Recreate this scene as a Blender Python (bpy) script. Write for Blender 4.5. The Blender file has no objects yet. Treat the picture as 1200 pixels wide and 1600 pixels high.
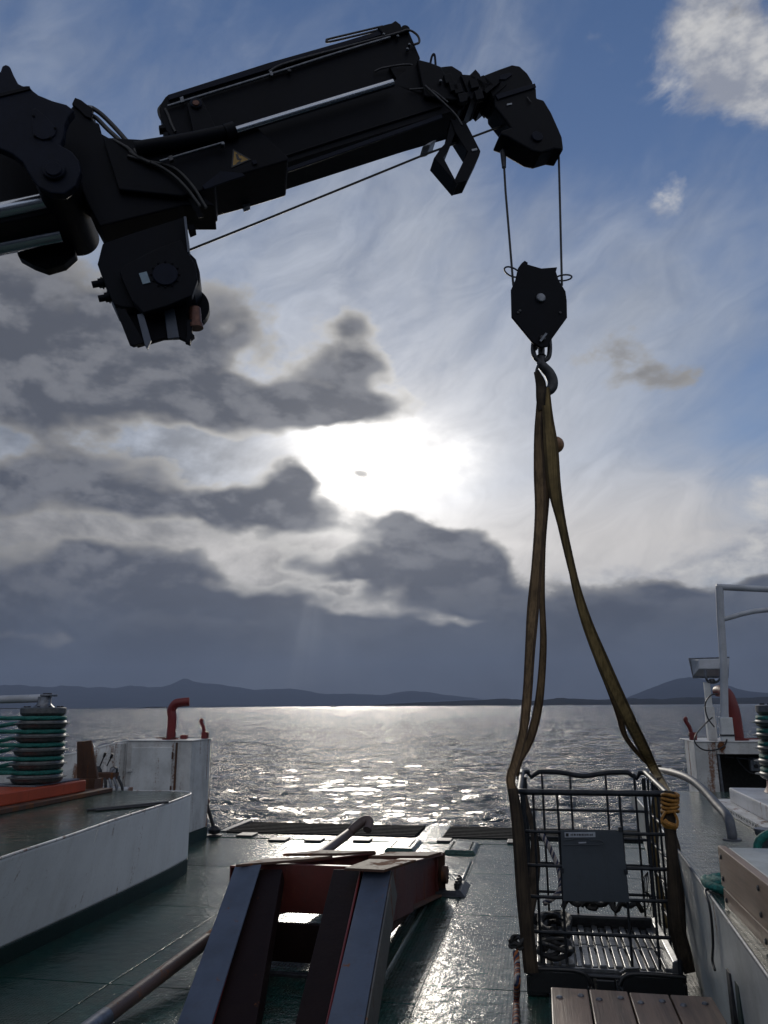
import bpy, bmesh, math, random
from mathutils import Vector, Matrix, noise as mnoise
import numpy as np

rnd = random.Random(7)
scene = bpy.context.scene
col = scene.collection
R = math.radians

# ------------------------------------------------------------------ camera
FPX, CAM_H = 1202.0, 1.90
YAW, PITCH, ROLL = R(11.0), R(14.15), R(-0.38)
CAM = Vector((0, 0, CAM_H))
FW = Vector((-math.sin(YAW)*math.cos(PITCH), math.cos(YAW)*math.cos(PITCH), math.sin(PITCH)))
_r = Vector((math.cos(YAW), math.sin(YAW), 0)); _u = _r.cross(FW)
RT = _r*math.cos(ROLL) + _u*math.sin(ROLL)
UP = _u*math.cos(ROLL) - _r*math.sin(ROLL)
cam_data = bpy.data.cameras.new('camera')
cam = bpy.data.objects.new('camera', cam_data); col.objects.link(cam)
m = Matrix((RT, UP, -FW)).transposed().to_4x4(); m.translation = CAM
cam.matrix_world = m
cam_data.sensor_fit = 'VERTICAL'; cam_data.sensor_height = 36.0
cam_data.lens = 36.0*FPX/1600.0
cam_data.clip_start = 0.05; cam_data.clip_end = 90000
scene.camera = cam

# survey of the photograph: a sight line cut with a level (gz), athwart (gy), fore-and-aft (gx) or crane (gc) plane
def ray(px, py): return FW + RT*((px-600)/FPX) + UP*((800-py)/FPX)
def gz(px, py, z): d = ray(px, py); return CAM + d*((z-CAM_H)/d.z)
def gy(px, py, y): d = ray(px, py); return CAM + d*(y/d.y)
def gx(px, py, x): d = ray(px, py); return CAM + d*(x/d.x)
CA = R(20.5)
CE = Vector((math.cos(CA), math.sin(CA), 0)); CN = Vector((-math.sin(CA), math.cos(CA), 0))
CT = Vector((0.22, 6.5, 0))
def gc(px, py, off=0.0):
    d = ray(px, py)
    return CAM + d*(((CT-CAM).dot(CN)+off)/d.dot(CN))

# ------------------------------------------------------------------ render / exposure
scene.view_settings.view_transform = 'Standard'; scene.view_settings.look = 'None'
scene.view_settings.exposure = 0.18; scene.view_settings.gamma = 1.0
scene.view_settings.use_curve_mapping = False
scene.render.engine = 'CYCLES'
try:
    scene.cycles.use_denoising = True
    scene.cycles.max_bounces = 8
    scene.cycles.sample_clamp_indirect = 6.0
    scene.cycles.caustics_reflective = False
except Exception: pass

# ------------------------------------------------------------------ sky
SUN_AZ, SUN_EL = R(-13.4), R(16.8)
SKY_STRENGTH = 0.1

class N:
    """a node socket with arithmetic"""
    t = None
    def __init__(s, sock): s.s = sock
    @staticmethod
    def _in(sock, v):
        if isinstance(v, N): N.t.links.new(v.s, sock)
        else: sock.default_value = v
    @staticmethod
    def math(op, *a, clamp=False):
        n = N.t.nodes.new('ShaderNodeMath'); n.operation = op; n.use_clamp = clamp
        for i, v in enumerate(a): N._in(n.inputs[i], v)
        return N(n.outputs[0])
    def __add__(s, o): return N.math('ADD', s, o)
    __radd__ = __add__
    def __sub__(s, o): return N.math('SUBTRACT', s, o)
    def __rsub__(s, o): return N.math('SUBTRACT', o, s)
    def __mul__(s, o): return N.math('MULTIPLY', s, o)
    __rmul__ = __mul__
    def __truediv__(s, o): return N.math('DIVIDE', s, o)
    def exp(s): return N.math('EXPONENT', s)
    def smooth(s, a, b, lo=0.0, hi=1.0):
        n = N.t.nodes.new('ShaderNodeMapRange'); n.interpolation_type = 'SMOOTHSTEP'
        N._in(n.inputs[0], s)
        for i, v in zip((1, 2, 3, 4), (a, b, lo, hi)): n.inputs[i].default_value = v
        return N(n.outputs[0])
def vec(x, y, z):
    n = N.t.nodes.new('ShaderNodeCombineXYZ')
    for i, v in enumerate((x, y, z)): N._in(n.inputs[i], v)
    return N(n.outputs[0])
def fbm(v, scale, detail=6.0, rough=0.55, distortion=0.0, color=False):
    n = N.t.nodes.new('ShaderNodeTexNoise')
    N._in(n.inputs['Vector'], v); n.inputs['Scale'].default_value = scale
    n.inputs['Detail'].default_value = detail; n.inputs['Roughness'].default_value = rough
    n.inputs['Distortion'].default_value = distortion
    return N(n.outputs['Color' if color else 'Fac'])
def mixc(a, b, f):
    n = N.t.nodes.new('ShaderNodeMix'); n.data_type = 'RGBA'
    N._in(n.inputs[0], f)
    for i, v in ((6, a), (7, b)):
        N._in(n.inputs[i], v if isinstance(v, N) else (*v, 1.0))
    return N(n.outputs[2])
def scalec(c, f):
    n = N.t.nodes.new('ShaderNodeVectorMath'); n.operation = 'SCALE'
    N._in(n.inputs[0], c) if isinstance(c, N) else setattr(n.inputs[0], 'default_value', c)
    N._in(n.inputs['Scale'], f); return N(n.outputs[0])
def addc(a, b):
    n = N.t.nodes.new('ShaderNodeVectorMath'); n.operation = 'ADD'
    N._in(n.inputs[0], a); N._in(n.inputs[1], b); return N(n.outputs[0])

world = bpy.data.worlds.new('World'); scene.world = world
world.use_nodes = True
wt = world.node_tree; wt.nodes.clear(); N.t = wt
world.cycles.sampling_method = 'MANUAL'; world.cycles.sample_map_resolution = 512
D2 = 57.29578
tc = wt.nodes.new('ShaderNodeTexCoord'); sep = wt.nodes.new('ShaderNodeSeparateXYZ')
wt.links.new(tc.outputs['Generated'], sep.inputs[0])
DX, DY, DZ = (N(sep.outputs[i]) for i in range(3))
sa, ca = math.sin(SUN_AZ), math.cos(SUN_AZ)
XR = DX*ca - DY*sa                    # to the right of the sun's bearing
YF = DX*sa + DY*ca                    # towards it
U = N.math('ARCTAN2', XR, YF)*D2      # degrees of bearing from the sun
V = N.math('ARCSINE', DZ)*D2          # degrees of elevation
def bear(px, py):
    d = ray(px, py).normalized()
    return (math.degrees(math.atan2(d.x*ca-d.y*sa, d.x*sa+d.y*ca)), math.degrees(math.asin(d.z)))
DPP = 1/21.0                          # degrees per photo pixel near the middle
def blob(px, py, sx, sy, amp, uu, vv):
    u0, v0 = bear(px, py)
    a = (uu-u0)*(1/(sx*DPP)); b = (vv-v0)*(1/(sy*DPP))
    return (a*a + b*b).__mul__(-1.0).exp()*amp
def total(lst, uu, vv):
    t = None
    for l in lst:
        b = blob(*l, uu, vv); t = b if t is None else t+b
    return t
Dv = vec(XR, YF, DZ*1.7)
wn = wt.nodes.new('ShaderNodeSeparateColor')
wt.links.new(fbm(Dv, 5.0, 4, .55, color=True).s, wn.inputs[0])
WU = U + (N(wn.outputs[0])-.5)*14.0
WV = V + (N(wn.outputs[1])-.5)*9.0
ang = N.math('SQRT', (U-1.3)*(U-1.3) + (V-16.8)*(V-16.8))
# clear sky
sky = wt.nodes.new('ShaderNodeTexSky'); sky.sky_type = 'NISHITA'; sky.sun_disc = False
sky.sun_elevation = SUN_EL; sky.sun_rotation = SUN_AZ
sky.air_density = 1.0; sky.dust_density = 0.25; sky.ozone_density = 3.0
CLEAR = N(sky.outputs[0])
if True:
    n = wt.nodes.new('ShaderNodeVectorMath'); n.operation = 'MULTIPLY'
    wt.links.new(CLEAR.s, n.inputs[0]); n.inputs[1].default_value = (.062, .070, .083)
    CLEAR = scalec(N(n.outputs[0]), 1.0 - (ang*(-1/16.0)).exp()*.75)   # dims the clear sky's glare round the sun
# thin high veil
A1 = U*.82 + V*.57; B1 = V*.82 - U*.57
veil_n = fbm(vec(A1*.050, B1*.085, 3.3), 1.0, 8, .60, .5)
veil_n2 = fbm(vec(A1*.11 + N(wn.outputs[0])*.9, B1*.26 + N(wn.outputs[1])*1.1, 7.1), 1.0, 7, .62, 1.0)
veil_b = total([(780, 640, 280, 300, .33), (1050, 520, 280, 100, .12), (1000, 790, 330, 130, .28), (200, 740, 420, 210, .55),
                (560, 390, 330, 150, .17), (150, 300, 480, 300, .27), (780, 60, 70, 90, .10), (1000, 650, 300, 100, .14), (1060, 440, 240, 140, .24), (600, 920, 700, 120, .5),
                (960, 130, 170, 170, -.14)], WU, WV)
veil = (veil_n*.80 + veil_n2*.24 + veil_b - .47).smooth(.0, .66)
veil = veil*.94
vb = (ang*(-1/11.0)).exp()*.58 + .30
col_veil = mixc((.82, .94, 1.16), (1.08, 1.0, .91), N.math('MAXIMUM', (ang*(-1/12.0)).exp(), V.smooth(21.0, 11.0)*.85))
patch = fbm(Dv, 5.2, 7, .60, .3)
leftlow = N.math('MAXIMUM', (U+2.0).smooth(4.0, -12.0), V.smooth(15.0, 10.0)*(U.smooth(9.0, 3.0)))*(V.smooth(34.0, 24.0))
vb = vb + V.smooth(20.0, 11.0)*U.smooth(2.0, 9.0)*.20
vb = vb*veil_n2.smooth(.25, .75, .86, 1.16)
vb = vb*(1.0 - leftlow*(1.0-patch.smooth(.34, .64, .42, 1.22)))
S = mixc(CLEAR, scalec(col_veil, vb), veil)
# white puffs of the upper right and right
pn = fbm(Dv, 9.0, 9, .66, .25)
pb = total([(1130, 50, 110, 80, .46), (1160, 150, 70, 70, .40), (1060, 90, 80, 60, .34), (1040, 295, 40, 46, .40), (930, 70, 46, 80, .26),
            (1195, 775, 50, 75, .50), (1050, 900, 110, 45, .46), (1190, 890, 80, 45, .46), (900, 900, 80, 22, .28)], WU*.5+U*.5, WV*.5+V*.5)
behind = U*(1/75.0); behind = 1.0 - (behind*behind*behind*behind*-1.0).exp()  # bright clouds added out of view behind the camera, to lift ambient light
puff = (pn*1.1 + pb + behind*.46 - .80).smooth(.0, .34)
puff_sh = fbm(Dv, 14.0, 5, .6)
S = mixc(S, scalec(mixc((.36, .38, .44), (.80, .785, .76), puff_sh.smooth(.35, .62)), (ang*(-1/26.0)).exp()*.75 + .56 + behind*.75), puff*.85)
# glow of the veiled sun
fine0 = fbm(Dv, 12.0, 6, .6)
gu = (WU*.9+U*.1-2.0 + (fine0-.5)*5.0)*(1/1.35); gv = (WV*.9+V*.1-16.9 + (fine0-.5)*4.0)*1.30
gd = N.math('SQRT', gu*gu + gv*gv)
glow = (gd*gd*(-1/11.0)).exp()*2.3 + (gd*(-1/4.0)).exp()*.62 + (gd*(-1/13.0)).exp()*.16
S = addc(S, scalec((1.0, .955, .875), glow))
# heavy cloud
hb = total([(40, 500, 260, 110, .40), (330, 530, 160, 90, .40), (565, 500, 58, 42, .36), (570, 575, 68, 60, .34), (560, 645, 120, 34, .40),
            (120, 610, 260, 70, .40), (130, 775, 240, 60, .42), (390, 800, 110, 40, .34), (448, 752, 40, 42, .40), (330, 640, 150, 40, .2),
            (70, 910, 240, 55, .42), (300, 905, 90, 40, .22), (590, 885, 150, 55, .44), (650, 830, 60, 36, .32), (730, 880, 70, 55, .30),
            (860, 945, 150, 45, .34), (480, 940, 200, 40, .2), (440, 905, 50, 12, -.3), (520, 925, 60, 10, -.34), (1010, 585, 110, 26, .19), (1070, 610, 60, 18, .14), (1080, 985, 250, 40, .34), (1080, 880, 170, 34, -.30), 
            (650, 350, 700, 230, -.34), (610, 745, 120, 58, -.60), (540, 690, 50, 22, -.3), (235, 692, 120, 22, -.26), (330, 735, 60, 26, -.28),
            (15, 700, 46, 20, -.34), (180, 838, 170, 20, -.30), (400, 880, 60, 20, -.22), (560, 948, 110, 16, -.30), (930, 760, 200, 110, -.22),
            (340, 930, 80, 14, -.16), (500, 850, 40, 20, -.25), (420, 560, 70, 40, -.2), (700, 960, 120, 10, -.2), (80, 990, 160, 12, -.14), (780, 800, 60, 40, -.2)],
           WU*.5+U*.5, WV*.5+V*.5)
low = (WV*.6+V*.4).smooth(2.5, 9.5, .62, .04)
back = U.__mul__(1/90.0); back = (back*back*-1.0).exp()
cn = fbm(Dv, 6.5, 9, .58, .15)
cl = fbm(vec(XR, YF, DZ*1.7-.035), 6.5, 5, .58, .15)      # the same cloud a little nearer the sun's side
fine = fbm(Dv, 19.0, 7, .62)
dens = cn*1.25 + (fine-.5)*.30 + hb + low - .80 - (1.0-back)*.06
heavy = dens.smooth(-.10, .06)
cs = fbm(Dv, 6.5, 3, .5, .15)
thick = (cs*.85 + cn*.35 + (fine-.5)*.10 + hb + low - .76).smooth(-.05, .20)
relief = ((cn-cl)*3.4 + .5).smooth(.15, .85)
edge = (ang*(-1/6.5)).exp()*1.3 + (ang*(-1/24.0)).exp()*.72 + .22
dark = mixc((.070, .078, .100), (.185, .192, .214), (relief*.6 + fine*.5 - .12).smooth(.2, .9))
dark = mixc(dark, scalec((.047, .058, .079), patch.smooth(.36, .66, .72, 1.5)), V.smooth(4.0, 11.0, .90, 0.0))
lit = scalec((1.0, .97, .92), edge*.62)
cc = mixc(lit, dark, thick*.93)
cc = addc(cc, scalec((1.0, .96, .9), (ang*(-1/5.0)).exp()*.34*(1.0-thick*.65)))
S = mixc(S, cc, heavy)
# a loose scrap of cloud across the bright break
frag = (blob(562, 747, 24, 10, 1.0, WU*.3+U*.7, WV*.3+V*.7) + (fine-.5)*1.1 + (cn-.5)*.5).smooth(.30, .95)
S = mixc(S, (.24, .24, .25), frag*.85)
# shafts of light under the cloud
phi = N.math('ARCTAN2', U+1.6, 17.5-V)*D2
sh = fbm(vec(phi*.075, 4.2, 0.0), 1.0, 3, .55).smooth(.36, .72)
shw = ((phi+7.0)*(1/14.0)); shw = (shw*shw*-1.0).exp()*V.smooth(9.5, 6.0)*V.smooth(-1.0, 3.0)
S = addc(S, scalec((.95, .97, 1.0), sh*shw*.085 + shw*.030))
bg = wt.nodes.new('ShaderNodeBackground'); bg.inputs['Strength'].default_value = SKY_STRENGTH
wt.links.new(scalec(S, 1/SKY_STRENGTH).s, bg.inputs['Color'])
wo = wt.nodes.new('ShaderNodeOutputWorld'); wt.links.new(bg.outputs[0], wo.inputs['Surface'])

# ------------------------------------------------------------------ sun
sl = bpy.data.lights.new('sun', 'SUN'); sl.energy = 1.3; sl.angle = R(10.0); sl.color = (1.0, .93, .82)
so = bpy.data.objects.new('sun', sl); col.objects.link(so)
sd = Vector((math.sin(SUN_AZ)*math.cos(SUN_EL), math.cos(SUN_AZ)*math.cos(SUN_EL), math.sin(SUN_EL)))
so.rotation_euler = sd.to_track_quat('Z', 'Y').to_euler(); so.location = (0, 0, 30)

# ------------------------------------------------------------------ materials
def new_mat(name):
    mt = bpy.data.materials.new(name); mt.use_nodes = True
    t = mt.node_tree; t.nodes.clear(); N.t = t
    out = t.nodes.new('ShaderNodeOutputMaterial'); p = t.nodes.new('ShaderNodeBsdfPrincipled')
    t.links.new(p.outputs[0], out.inputs['Surface'])
    tcn = t.nodes.new('ShaderNodeTexCoord')
    return mt, t, p, N(tcn.outputs['Object'])
def mapped(v, sx, sy, sz, rot=(0, 0, 0)):
    n = N.t.nodes.new('ShaderNodeMapping'); N._in(n.inputs['Vector'], v)
    n.inputs['Scale'].default_value = (sx, sy, sz); n.inputs['Rotation'].default_value = rot
    return N(n.outputs[0])
def bump(p, h, dist, strength=1.0, normal=None):
    n = N.t.nodes.new('ShaderNodeBump'); N._in(n.inputs['Height'], h)
    n.inputs['Distance'].default_value = dist; n.inputs['Strength'].default_value = strength
    if normal is not None: N._in(n.inputs['Normal'], normal)
    N.t.links.new(n.outputs[0], p.inputs['Normal']); return N(n.outputs[0])

def paint(name, base, dirt=(.06, .045, .035), rust=0.0, rough=.4, grime=.35, metal=0.0, bmp=.0015, streak=True, mott=.72):
    mt, t, p, o = new_mat(name)
    a = fbm(o, 3.0, 6, .6); b = fbm(o, 40.0, 4, .6)
    c = mixc(base, tuple(x*mott for x in base), a.smooth(.35, .7))
    st = fbm(mapped(o, 9, 9, .9), 1.0, 5, .6)
    c = mixc(c, dirt, (st*.7 + b*.4 - .5).smooth(.0, .4)*grime)
    if rust > 0:
        rs = fbm(mapped(o, 6, 6, .6 if streak else 6), 1.0, 7, .65, .3)
        rm = (rs + b*.25 - .80 + rust*.3).smooth(.0, .10)
        c = mixc(c, (.17, .065, .025), rm*.9)
        N._in(p.inputs['Roughness'], rm*.4 + b*.15 + rough)
    else:
        N._in(p.inputs['Roughness'], b*.25 + (rough-.1))
    N._in(p.inputs['Base Color'], c); p.inputs['Metallic'].default_value = metal
    bump(p, b*.6 + a, bmp)
    return mt
def simple(name, c, rough=.5, metal=0.0, var=.25, scale=25, bmp=.001):
    mt, t, p, o = new_mat(name)
    a = fbm(o, scale, 5, .6)
    N._in(p.inputs['Base Color'], mixc(tuple(x*(1+var) for x in c), tuple(x*(1-var) for x in c), a.smooth(.3, .7)))
    N._in(p.inputs['Roughness'], a*.3 + (rough-.15)); p.inputs['Metallic'].default_value = metal
    bump(p, a, bmp); return mt

M = {}
M['crane'] = paint('crane_paint', (.0038, .0048, .0090), dirt=(.008, .007, .007), rough=.5, grime=.5, bmp=.0006)
M['crane_blue'] = paint('crane_navy_paint', (.0095, .0125, .0250), dirt=(.010, .010, .010), rough=.5, grime=.4, bmp=.0006)
M['black'] = simple('black_rubber', (.012, .012, .014), .5)
M['wire'] = simple('wire_rope', (.03, .03, .03), .55, .3)
mt, t, p, o = new_mat('chromed_steel')
p.inputs['Base Color'].default_value = (.42, .44, .48, 1); p.inputs['Metallic'].default_value = 1.0; p.inputs['Roughness'].default_value = .2
M['chrome'] = mt
M['steel_dark'] = simple('weathered_steel', (.05, .05, .055), .5, .5)
M['sheave'] = simple('worn_sheave_steel', (.11, .115, .115), .45, .6)
M['grate'] = simple('dark_grating_steel', (.016, .018, .019), .85, 0)
[n for n in M['grate'].node_tree.nodes if n.type == 'BSDF_PRINCIPLED'][0].inputs['Specular IOR Level'].default_value = .15
M['galv'] = simple('galvanised_steel', (.16, .17, .19), .45, .8)
M['cage'] = simple('dull_cage_steel', (.020, .023, .028), .5, .55)
M['rail_grey'] = simple('painted_rail_grey', (.060, .066, .078), .55, .0, .15, 30, .0003)
M['alu'] = simple('worn_aluminium', (.19, .195, .20), .36, .7, .25, 30, .0006)
M['plate'] = paint('grey_plate', (.042, .052, .064), dirt=(.03, .03, .03), rough=.5, grime=.4)
M['wall_white'] = paint('white_hull_paint', (.74, .745, .74), dirt=(.34, .29, .23), rust=.13, rough=.4, grime=.40, mott=.92)
M['white'] = paint('white_ship_paint', (.66, .67, .67), dirt=(.25, .2, .15), rust=.2, rough=.38, grime=.45)
M['white_rust'] = paint('rusted_white_paint', (.62, .62, .61), dirt=(.24, .17, .11), rust=.42, rough=.45, grime=.55)
M['white_clean'] = paint('white_pipe_paint', (.46, .48, .52), dirt=(.2, .18, .15), rust=.15, rough=.4, grime=.3)
M['boot'] = paint('dark_green_boot_paint', (.010, .030, .026), dirt=(.01, .012, .01), rough=.6, grime=.5)
M['red'] = paint('red_paint', (.16, .013, .012), dirt=(.06, .01, .01), rust=.12, rough=.42, grime=.45)
M['red_beam'] = paint('worn_red_beam_paint', (.105, .018, .012), dirt=(.05, .02, .015), rust=.38, rough=.4, grime=.7)
M['orange'] = paint('orange_paint', (.42, .065, .022), dirt=(.15, .05, .02), rust=.15, rough=.45, grime=.35)
M['bluegrey'] = paint('blue_grey_flange_paint', (.070, .088, .128), dirt=(.05, .045, .04), rust=.2, rough=.38, grime=.45)
M['rust'] = paint('rusty_steel', (.085, .040, .024), dirt=(.03, .018, .012), rust=.5, rough=.6, grime=.7, bmp=.003)
M['rust_grey'] = paint('rusted_grey_paint', (.10, .095, .085), dirt=(.06, .04, .025), rust=.35, rough=.5, grime=.8)
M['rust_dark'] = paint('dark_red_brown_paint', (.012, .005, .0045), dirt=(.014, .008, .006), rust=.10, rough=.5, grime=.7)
for q_ in ('crane', 'crane_blue', 'rust_dark'):
    [n for n in M[q_].node_tree.nodes if n.type == 'BSDF_PRINCIPLED'][0].inputs['Specular IOR Level'].default_value = .10
M['pipe'] = paint('oxidised_pipe', (.10, .070, .062), dirt=(.05, .03, .02), rust=.35, rough=.4, grime=.6)
M['green_rope'] = simple('green_rope', (.006, .115, .095), .7, 0, .4, 60, .004)
M['yellow_rope'] = simple('yellow_rope', (.26, .115, .014), .7, 0, .4, 60, .003)
M['navy_rope'] = simple('navy_strand', (.016, .022, .060), .7, 0, .3, 60, .003)
M['orange_rope'] = simple('orange_strand', (.30, .085, .02), .7, 0, .3, 60, .003)
M['pale_rope'] = simple('pale_strand', (.34, .30, .27), .7, 0, .3, 60, .003)
M['black_rope'] = simple('black_rope', (.014, .013, .012), .65, 0, .4, 50, .004)
M['float'] = simple('ochre_float', (.26, .135, .06), .55)
M['bronze'] = simple('copper_pipe', (.11, .045, .030), .45, .4)
M['glass'] = simple('lamp_glass', (.30, .32, .36), .12)
M['yellow'] = simple('yellow_sticker', (.30, .17, .02), .5, 0, .1)
M['sticker_black'] = simple('black_print', (.012, .012, .012), .5, 0, .05)
M['sticker_pale'] = simple('pale_sticker', (.19, .27, .33), .45, 0, .15)
M['label_white'] = simple('white_label', (.30, .32, .36), .5, 0, .12)
M['dark_in'] = simple('dark_locker_inside', (.022, .021, .020), .7)  # near-black tone for the inner faces of the open locker
M['plastic'] = simple('black_pallet_plastic', (.010, .010, .011), .33, 0, .2, 40, .001)

def webbing(name, c):
    mt, t, p, o = new_mat(name)
    a = fbm(mapped(o, 60, 60, 3), 1.0, 4, .6); b = fbm(o, 5, 5, .6)
    k = mixc(tuple(x*1.25 for x in c), tuple(x*.45 for x in c), (a*.6+b*.6-.1).smooth(.3, .7))
    N._in(p.inputs['Base Color'], k); p.inputs['Roughness'].default_value = .85
    bump(p, a, .004)
    tl = t.nodes.new('ShaderNodeBsdfTranslucent'); N._in(tl.inputs['Color'], k); mx = t.nodes.new('ShaderNodeMixShader')
    mx.inputs[0].default_value = .22; om = [q for q in t.nodes if q.type == 'OUTPUT_MATERIAL'][0]
    t.links.new(p.outputs[0], mx.inputs[1]); t.links.new(tl.outputs[0], mx.inputs[2]); t.links.new(mx.outputs[0], om.inputs['Surface'])
    return mt
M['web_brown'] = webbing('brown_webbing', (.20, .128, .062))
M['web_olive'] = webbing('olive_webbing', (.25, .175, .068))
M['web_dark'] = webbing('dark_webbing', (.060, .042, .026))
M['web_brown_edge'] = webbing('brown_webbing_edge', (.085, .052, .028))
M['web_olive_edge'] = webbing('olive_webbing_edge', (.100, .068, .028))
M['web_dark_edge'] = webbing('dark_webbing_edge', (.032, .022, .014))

def wood(name, c, ax):
    mt, t, p, o = new_mat(name)
    s = [14, 14, 14]; s[ax] = .9
    oi = t.nodes.new('ShaderNodeObjectInfo'); rv = N(oi.outputs['Random'])
    vv = t.nodes.new('ShaderNodeVectorMath'); vv.operation = 'ADD'
    N._in(vv.inputs[0], o); N._in(vv.inputs[1], vec(rv*7, rv*13, rv*5)); ov = N(vv.outputs[0])
    g = fbm(mapped(ov, *s), 1.0, 7, .62, .7); k = fbm(ov, 2.3, 4, .55)
    s2 = [90, 90, 90]; s2[ax] = 3.0
    f = fbm(mapped(ov, *s2), 1.0, 3, .6)
    cc = mixc(tuple(x*1.2 for x in c), tuple(x*.5 for x in c), (g*.75+f*.3-.05).smooth(.32, .72))
    cc = mixc(cc, tuple(x*.35 for x in c), k.smooth(.55, .72)*.6)
    hs = t.nodes.new('ShaderNodeHueSaturation'); N._in(hs.inputs['Value'], rv*.35+.82); N._in(hs.inputs['Color'], cc)
    t.links.new(hs.outputs[0], p.inputs['Base Color'])
    N._in(p.inputs['Roughness'], k*.35+.3)
    bump(p, g*.6+f*.5, .003); return mt
M['wood_y'] = wood('weathered_planks', (.190, .124, .086), 1)

# wet green deck with a rolled tread
def deck_mat(name, base, wet=1.0, rusty=.0):
    mt, t, p, o = new_mat(name)
    sp = t.nodes.new('ShaderNodeSeparateXYZ'); N._in(sp.inputs[0], o)
    x, y = N(sp.outputs[0]), N(sp.outputs[1])
    s1 = N.math('SINE', (x+y)*115.0); s2 = N.math('SINE', (x-y)*115.0)
    tread = (s1*s2).smooth(.35, .8)
    a = fbm(o, 1.3, 6, .6); b = fbm(o, 22.0, 5, .6, .3); c5 = fbm(mapped(o, 7, 11, 7), 1.0, 4, .55, .5)
    film = a.smooth(.38, .62)                       # where the water stands
    k = mixc(base, tuple(q*.5 for q in base), b.smooth(.35, .7))
    if rusty: k = mixc(k, (.06, .034, .02), (a*.5+fbm(o, 4, 6, .65)*.7-.55).smooth(.0, .12)*rusty)
    N._in(p.inputs['Base Color'], k)
    N._in(p.inputs['Roughness'], film*(-.07) + b*.07 + .15)
    p.inputs['Specular IOR Level'].default_value = .5
    h = tread*(1.0-film*.45)*.7 + b*.30 + c5*.95
    bump(p, h, .008*wet)
    return mt
M['deck'] = deck_mat('wet_green_deck_paint', (.018, .068, .056), 1.0, .3)
M['platform'] = deck_mat('wet_green_platform_paint', (.016, .060, .050), .8, .32)
M['platform_b'] = deck_mat('wet_grey_green_platform_paint', (.030, .062, .056), .7, .0)

# sea
mt, t, p, o = new_mat('sea_water')
p.inputs['Base Color'].default_value = (.010, .020, .030, 1)
p.inputs['Roughness'].default_value = .11; p.inputs['IOR'].default_value = 1.333
w1 = fbm(mapped(o, 1.0, 1.7, 1, (0, 0, R(15))), 1.6, 6, .62, .4)
w2 = fbm(mapped(o, 1.0, 1.5, 1, (0, 0, R(-20))), .35, 5, .6, .3)
w3 = fbm(mapped(o, 1.0, 1.6, 1), .05, 4, .6)
w4 = fbm(mapped(o, 1.0, 1.6, 1, (0, 0, R(5))), 5.5, 4, .6, .4)
bump(p, w4*.14 + w1*.55 + w2*4.2 + w3*10.0, .42)
M['sea'] = mt

def land(name, c1, c2, sc):
    mt, t, p, o = new_mat(name)
    a = fbm(o, sc, 7, .65)
    N._in(p.inputs['Base Color'], mixc(c1, c2, a.smooth(.35, .65))); p.inputs['Roughness'].default_value = 1.0; p.inputs['Specular IOR Level'].default_value = 0.0
    return mt
M['island'] = land('island_heath', (.018, .020, .018), (.035, .032, .028), .01)
M['mountain'] = land('mountain_heath', (.007, .009, .013), (.014, .016, .019), .002)

# ------------------------------------------------------------------ mesh helpers
def finish(name, verts, faces, mat, parent=None, smooth=False, bevel=0.0, mats=None, fmat=None):
    me = bpy.data.meshes.new(name)
    me.from_pydata([tuple(v) for v in verts], [], faces); me.update()
    bm = bmesh.new(); bm.from_mesh(me); bmesh.ops.recalc_face_normals(bm, faces=bm.faces); bm.to_mesh(me); bm.free()
    for q in ([mat] if mats is None else mats): me.materials.append(M[q])
    if fmat: me.polygons.foreach_set('material_index', fmat)
    o = bpy.data.objects.new(name, me); col.objects.link(o)
    if smooth:
        me.polygons.foreach_set('use_smooth', [True]*len(me.polygons))
        try: me.set_sharp_from_angle(angle=R(40))
        except Exception: pass
    if bevel > 0:
        b = o.modifiers.new('bevel', 'BEVEL'); b.width = bevel; b.segments = 2; b.limit_method = 'ANGLE'; b.angle_limit = R(35)
    if parent is not None: adopt(o, parent)
    return o
def adopt(o, parent):
    o.parent = parent
    if parent.type == 'EMPTY': o.matrix_parent_inverse = Matrix.Translation(-parent.location)
def thing(name, label, cat, loc=(0, 0, 0), group=None):
    o = bpy.data.objects.new(name, None); col.objects.link(o); o.location = loc
    o.empty_display_size = .1
    o['label'] = label; o['category'] = cat
    if group: o['group'] = group
    return o
def tag(o, label=None, cat=None, group=None, kind=None):
    if label: o['label'] = label
    if cat: o['category'] = cat
    if group: o['group'] = group
    if kind: o['kind'] = kind
    return o

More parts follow.
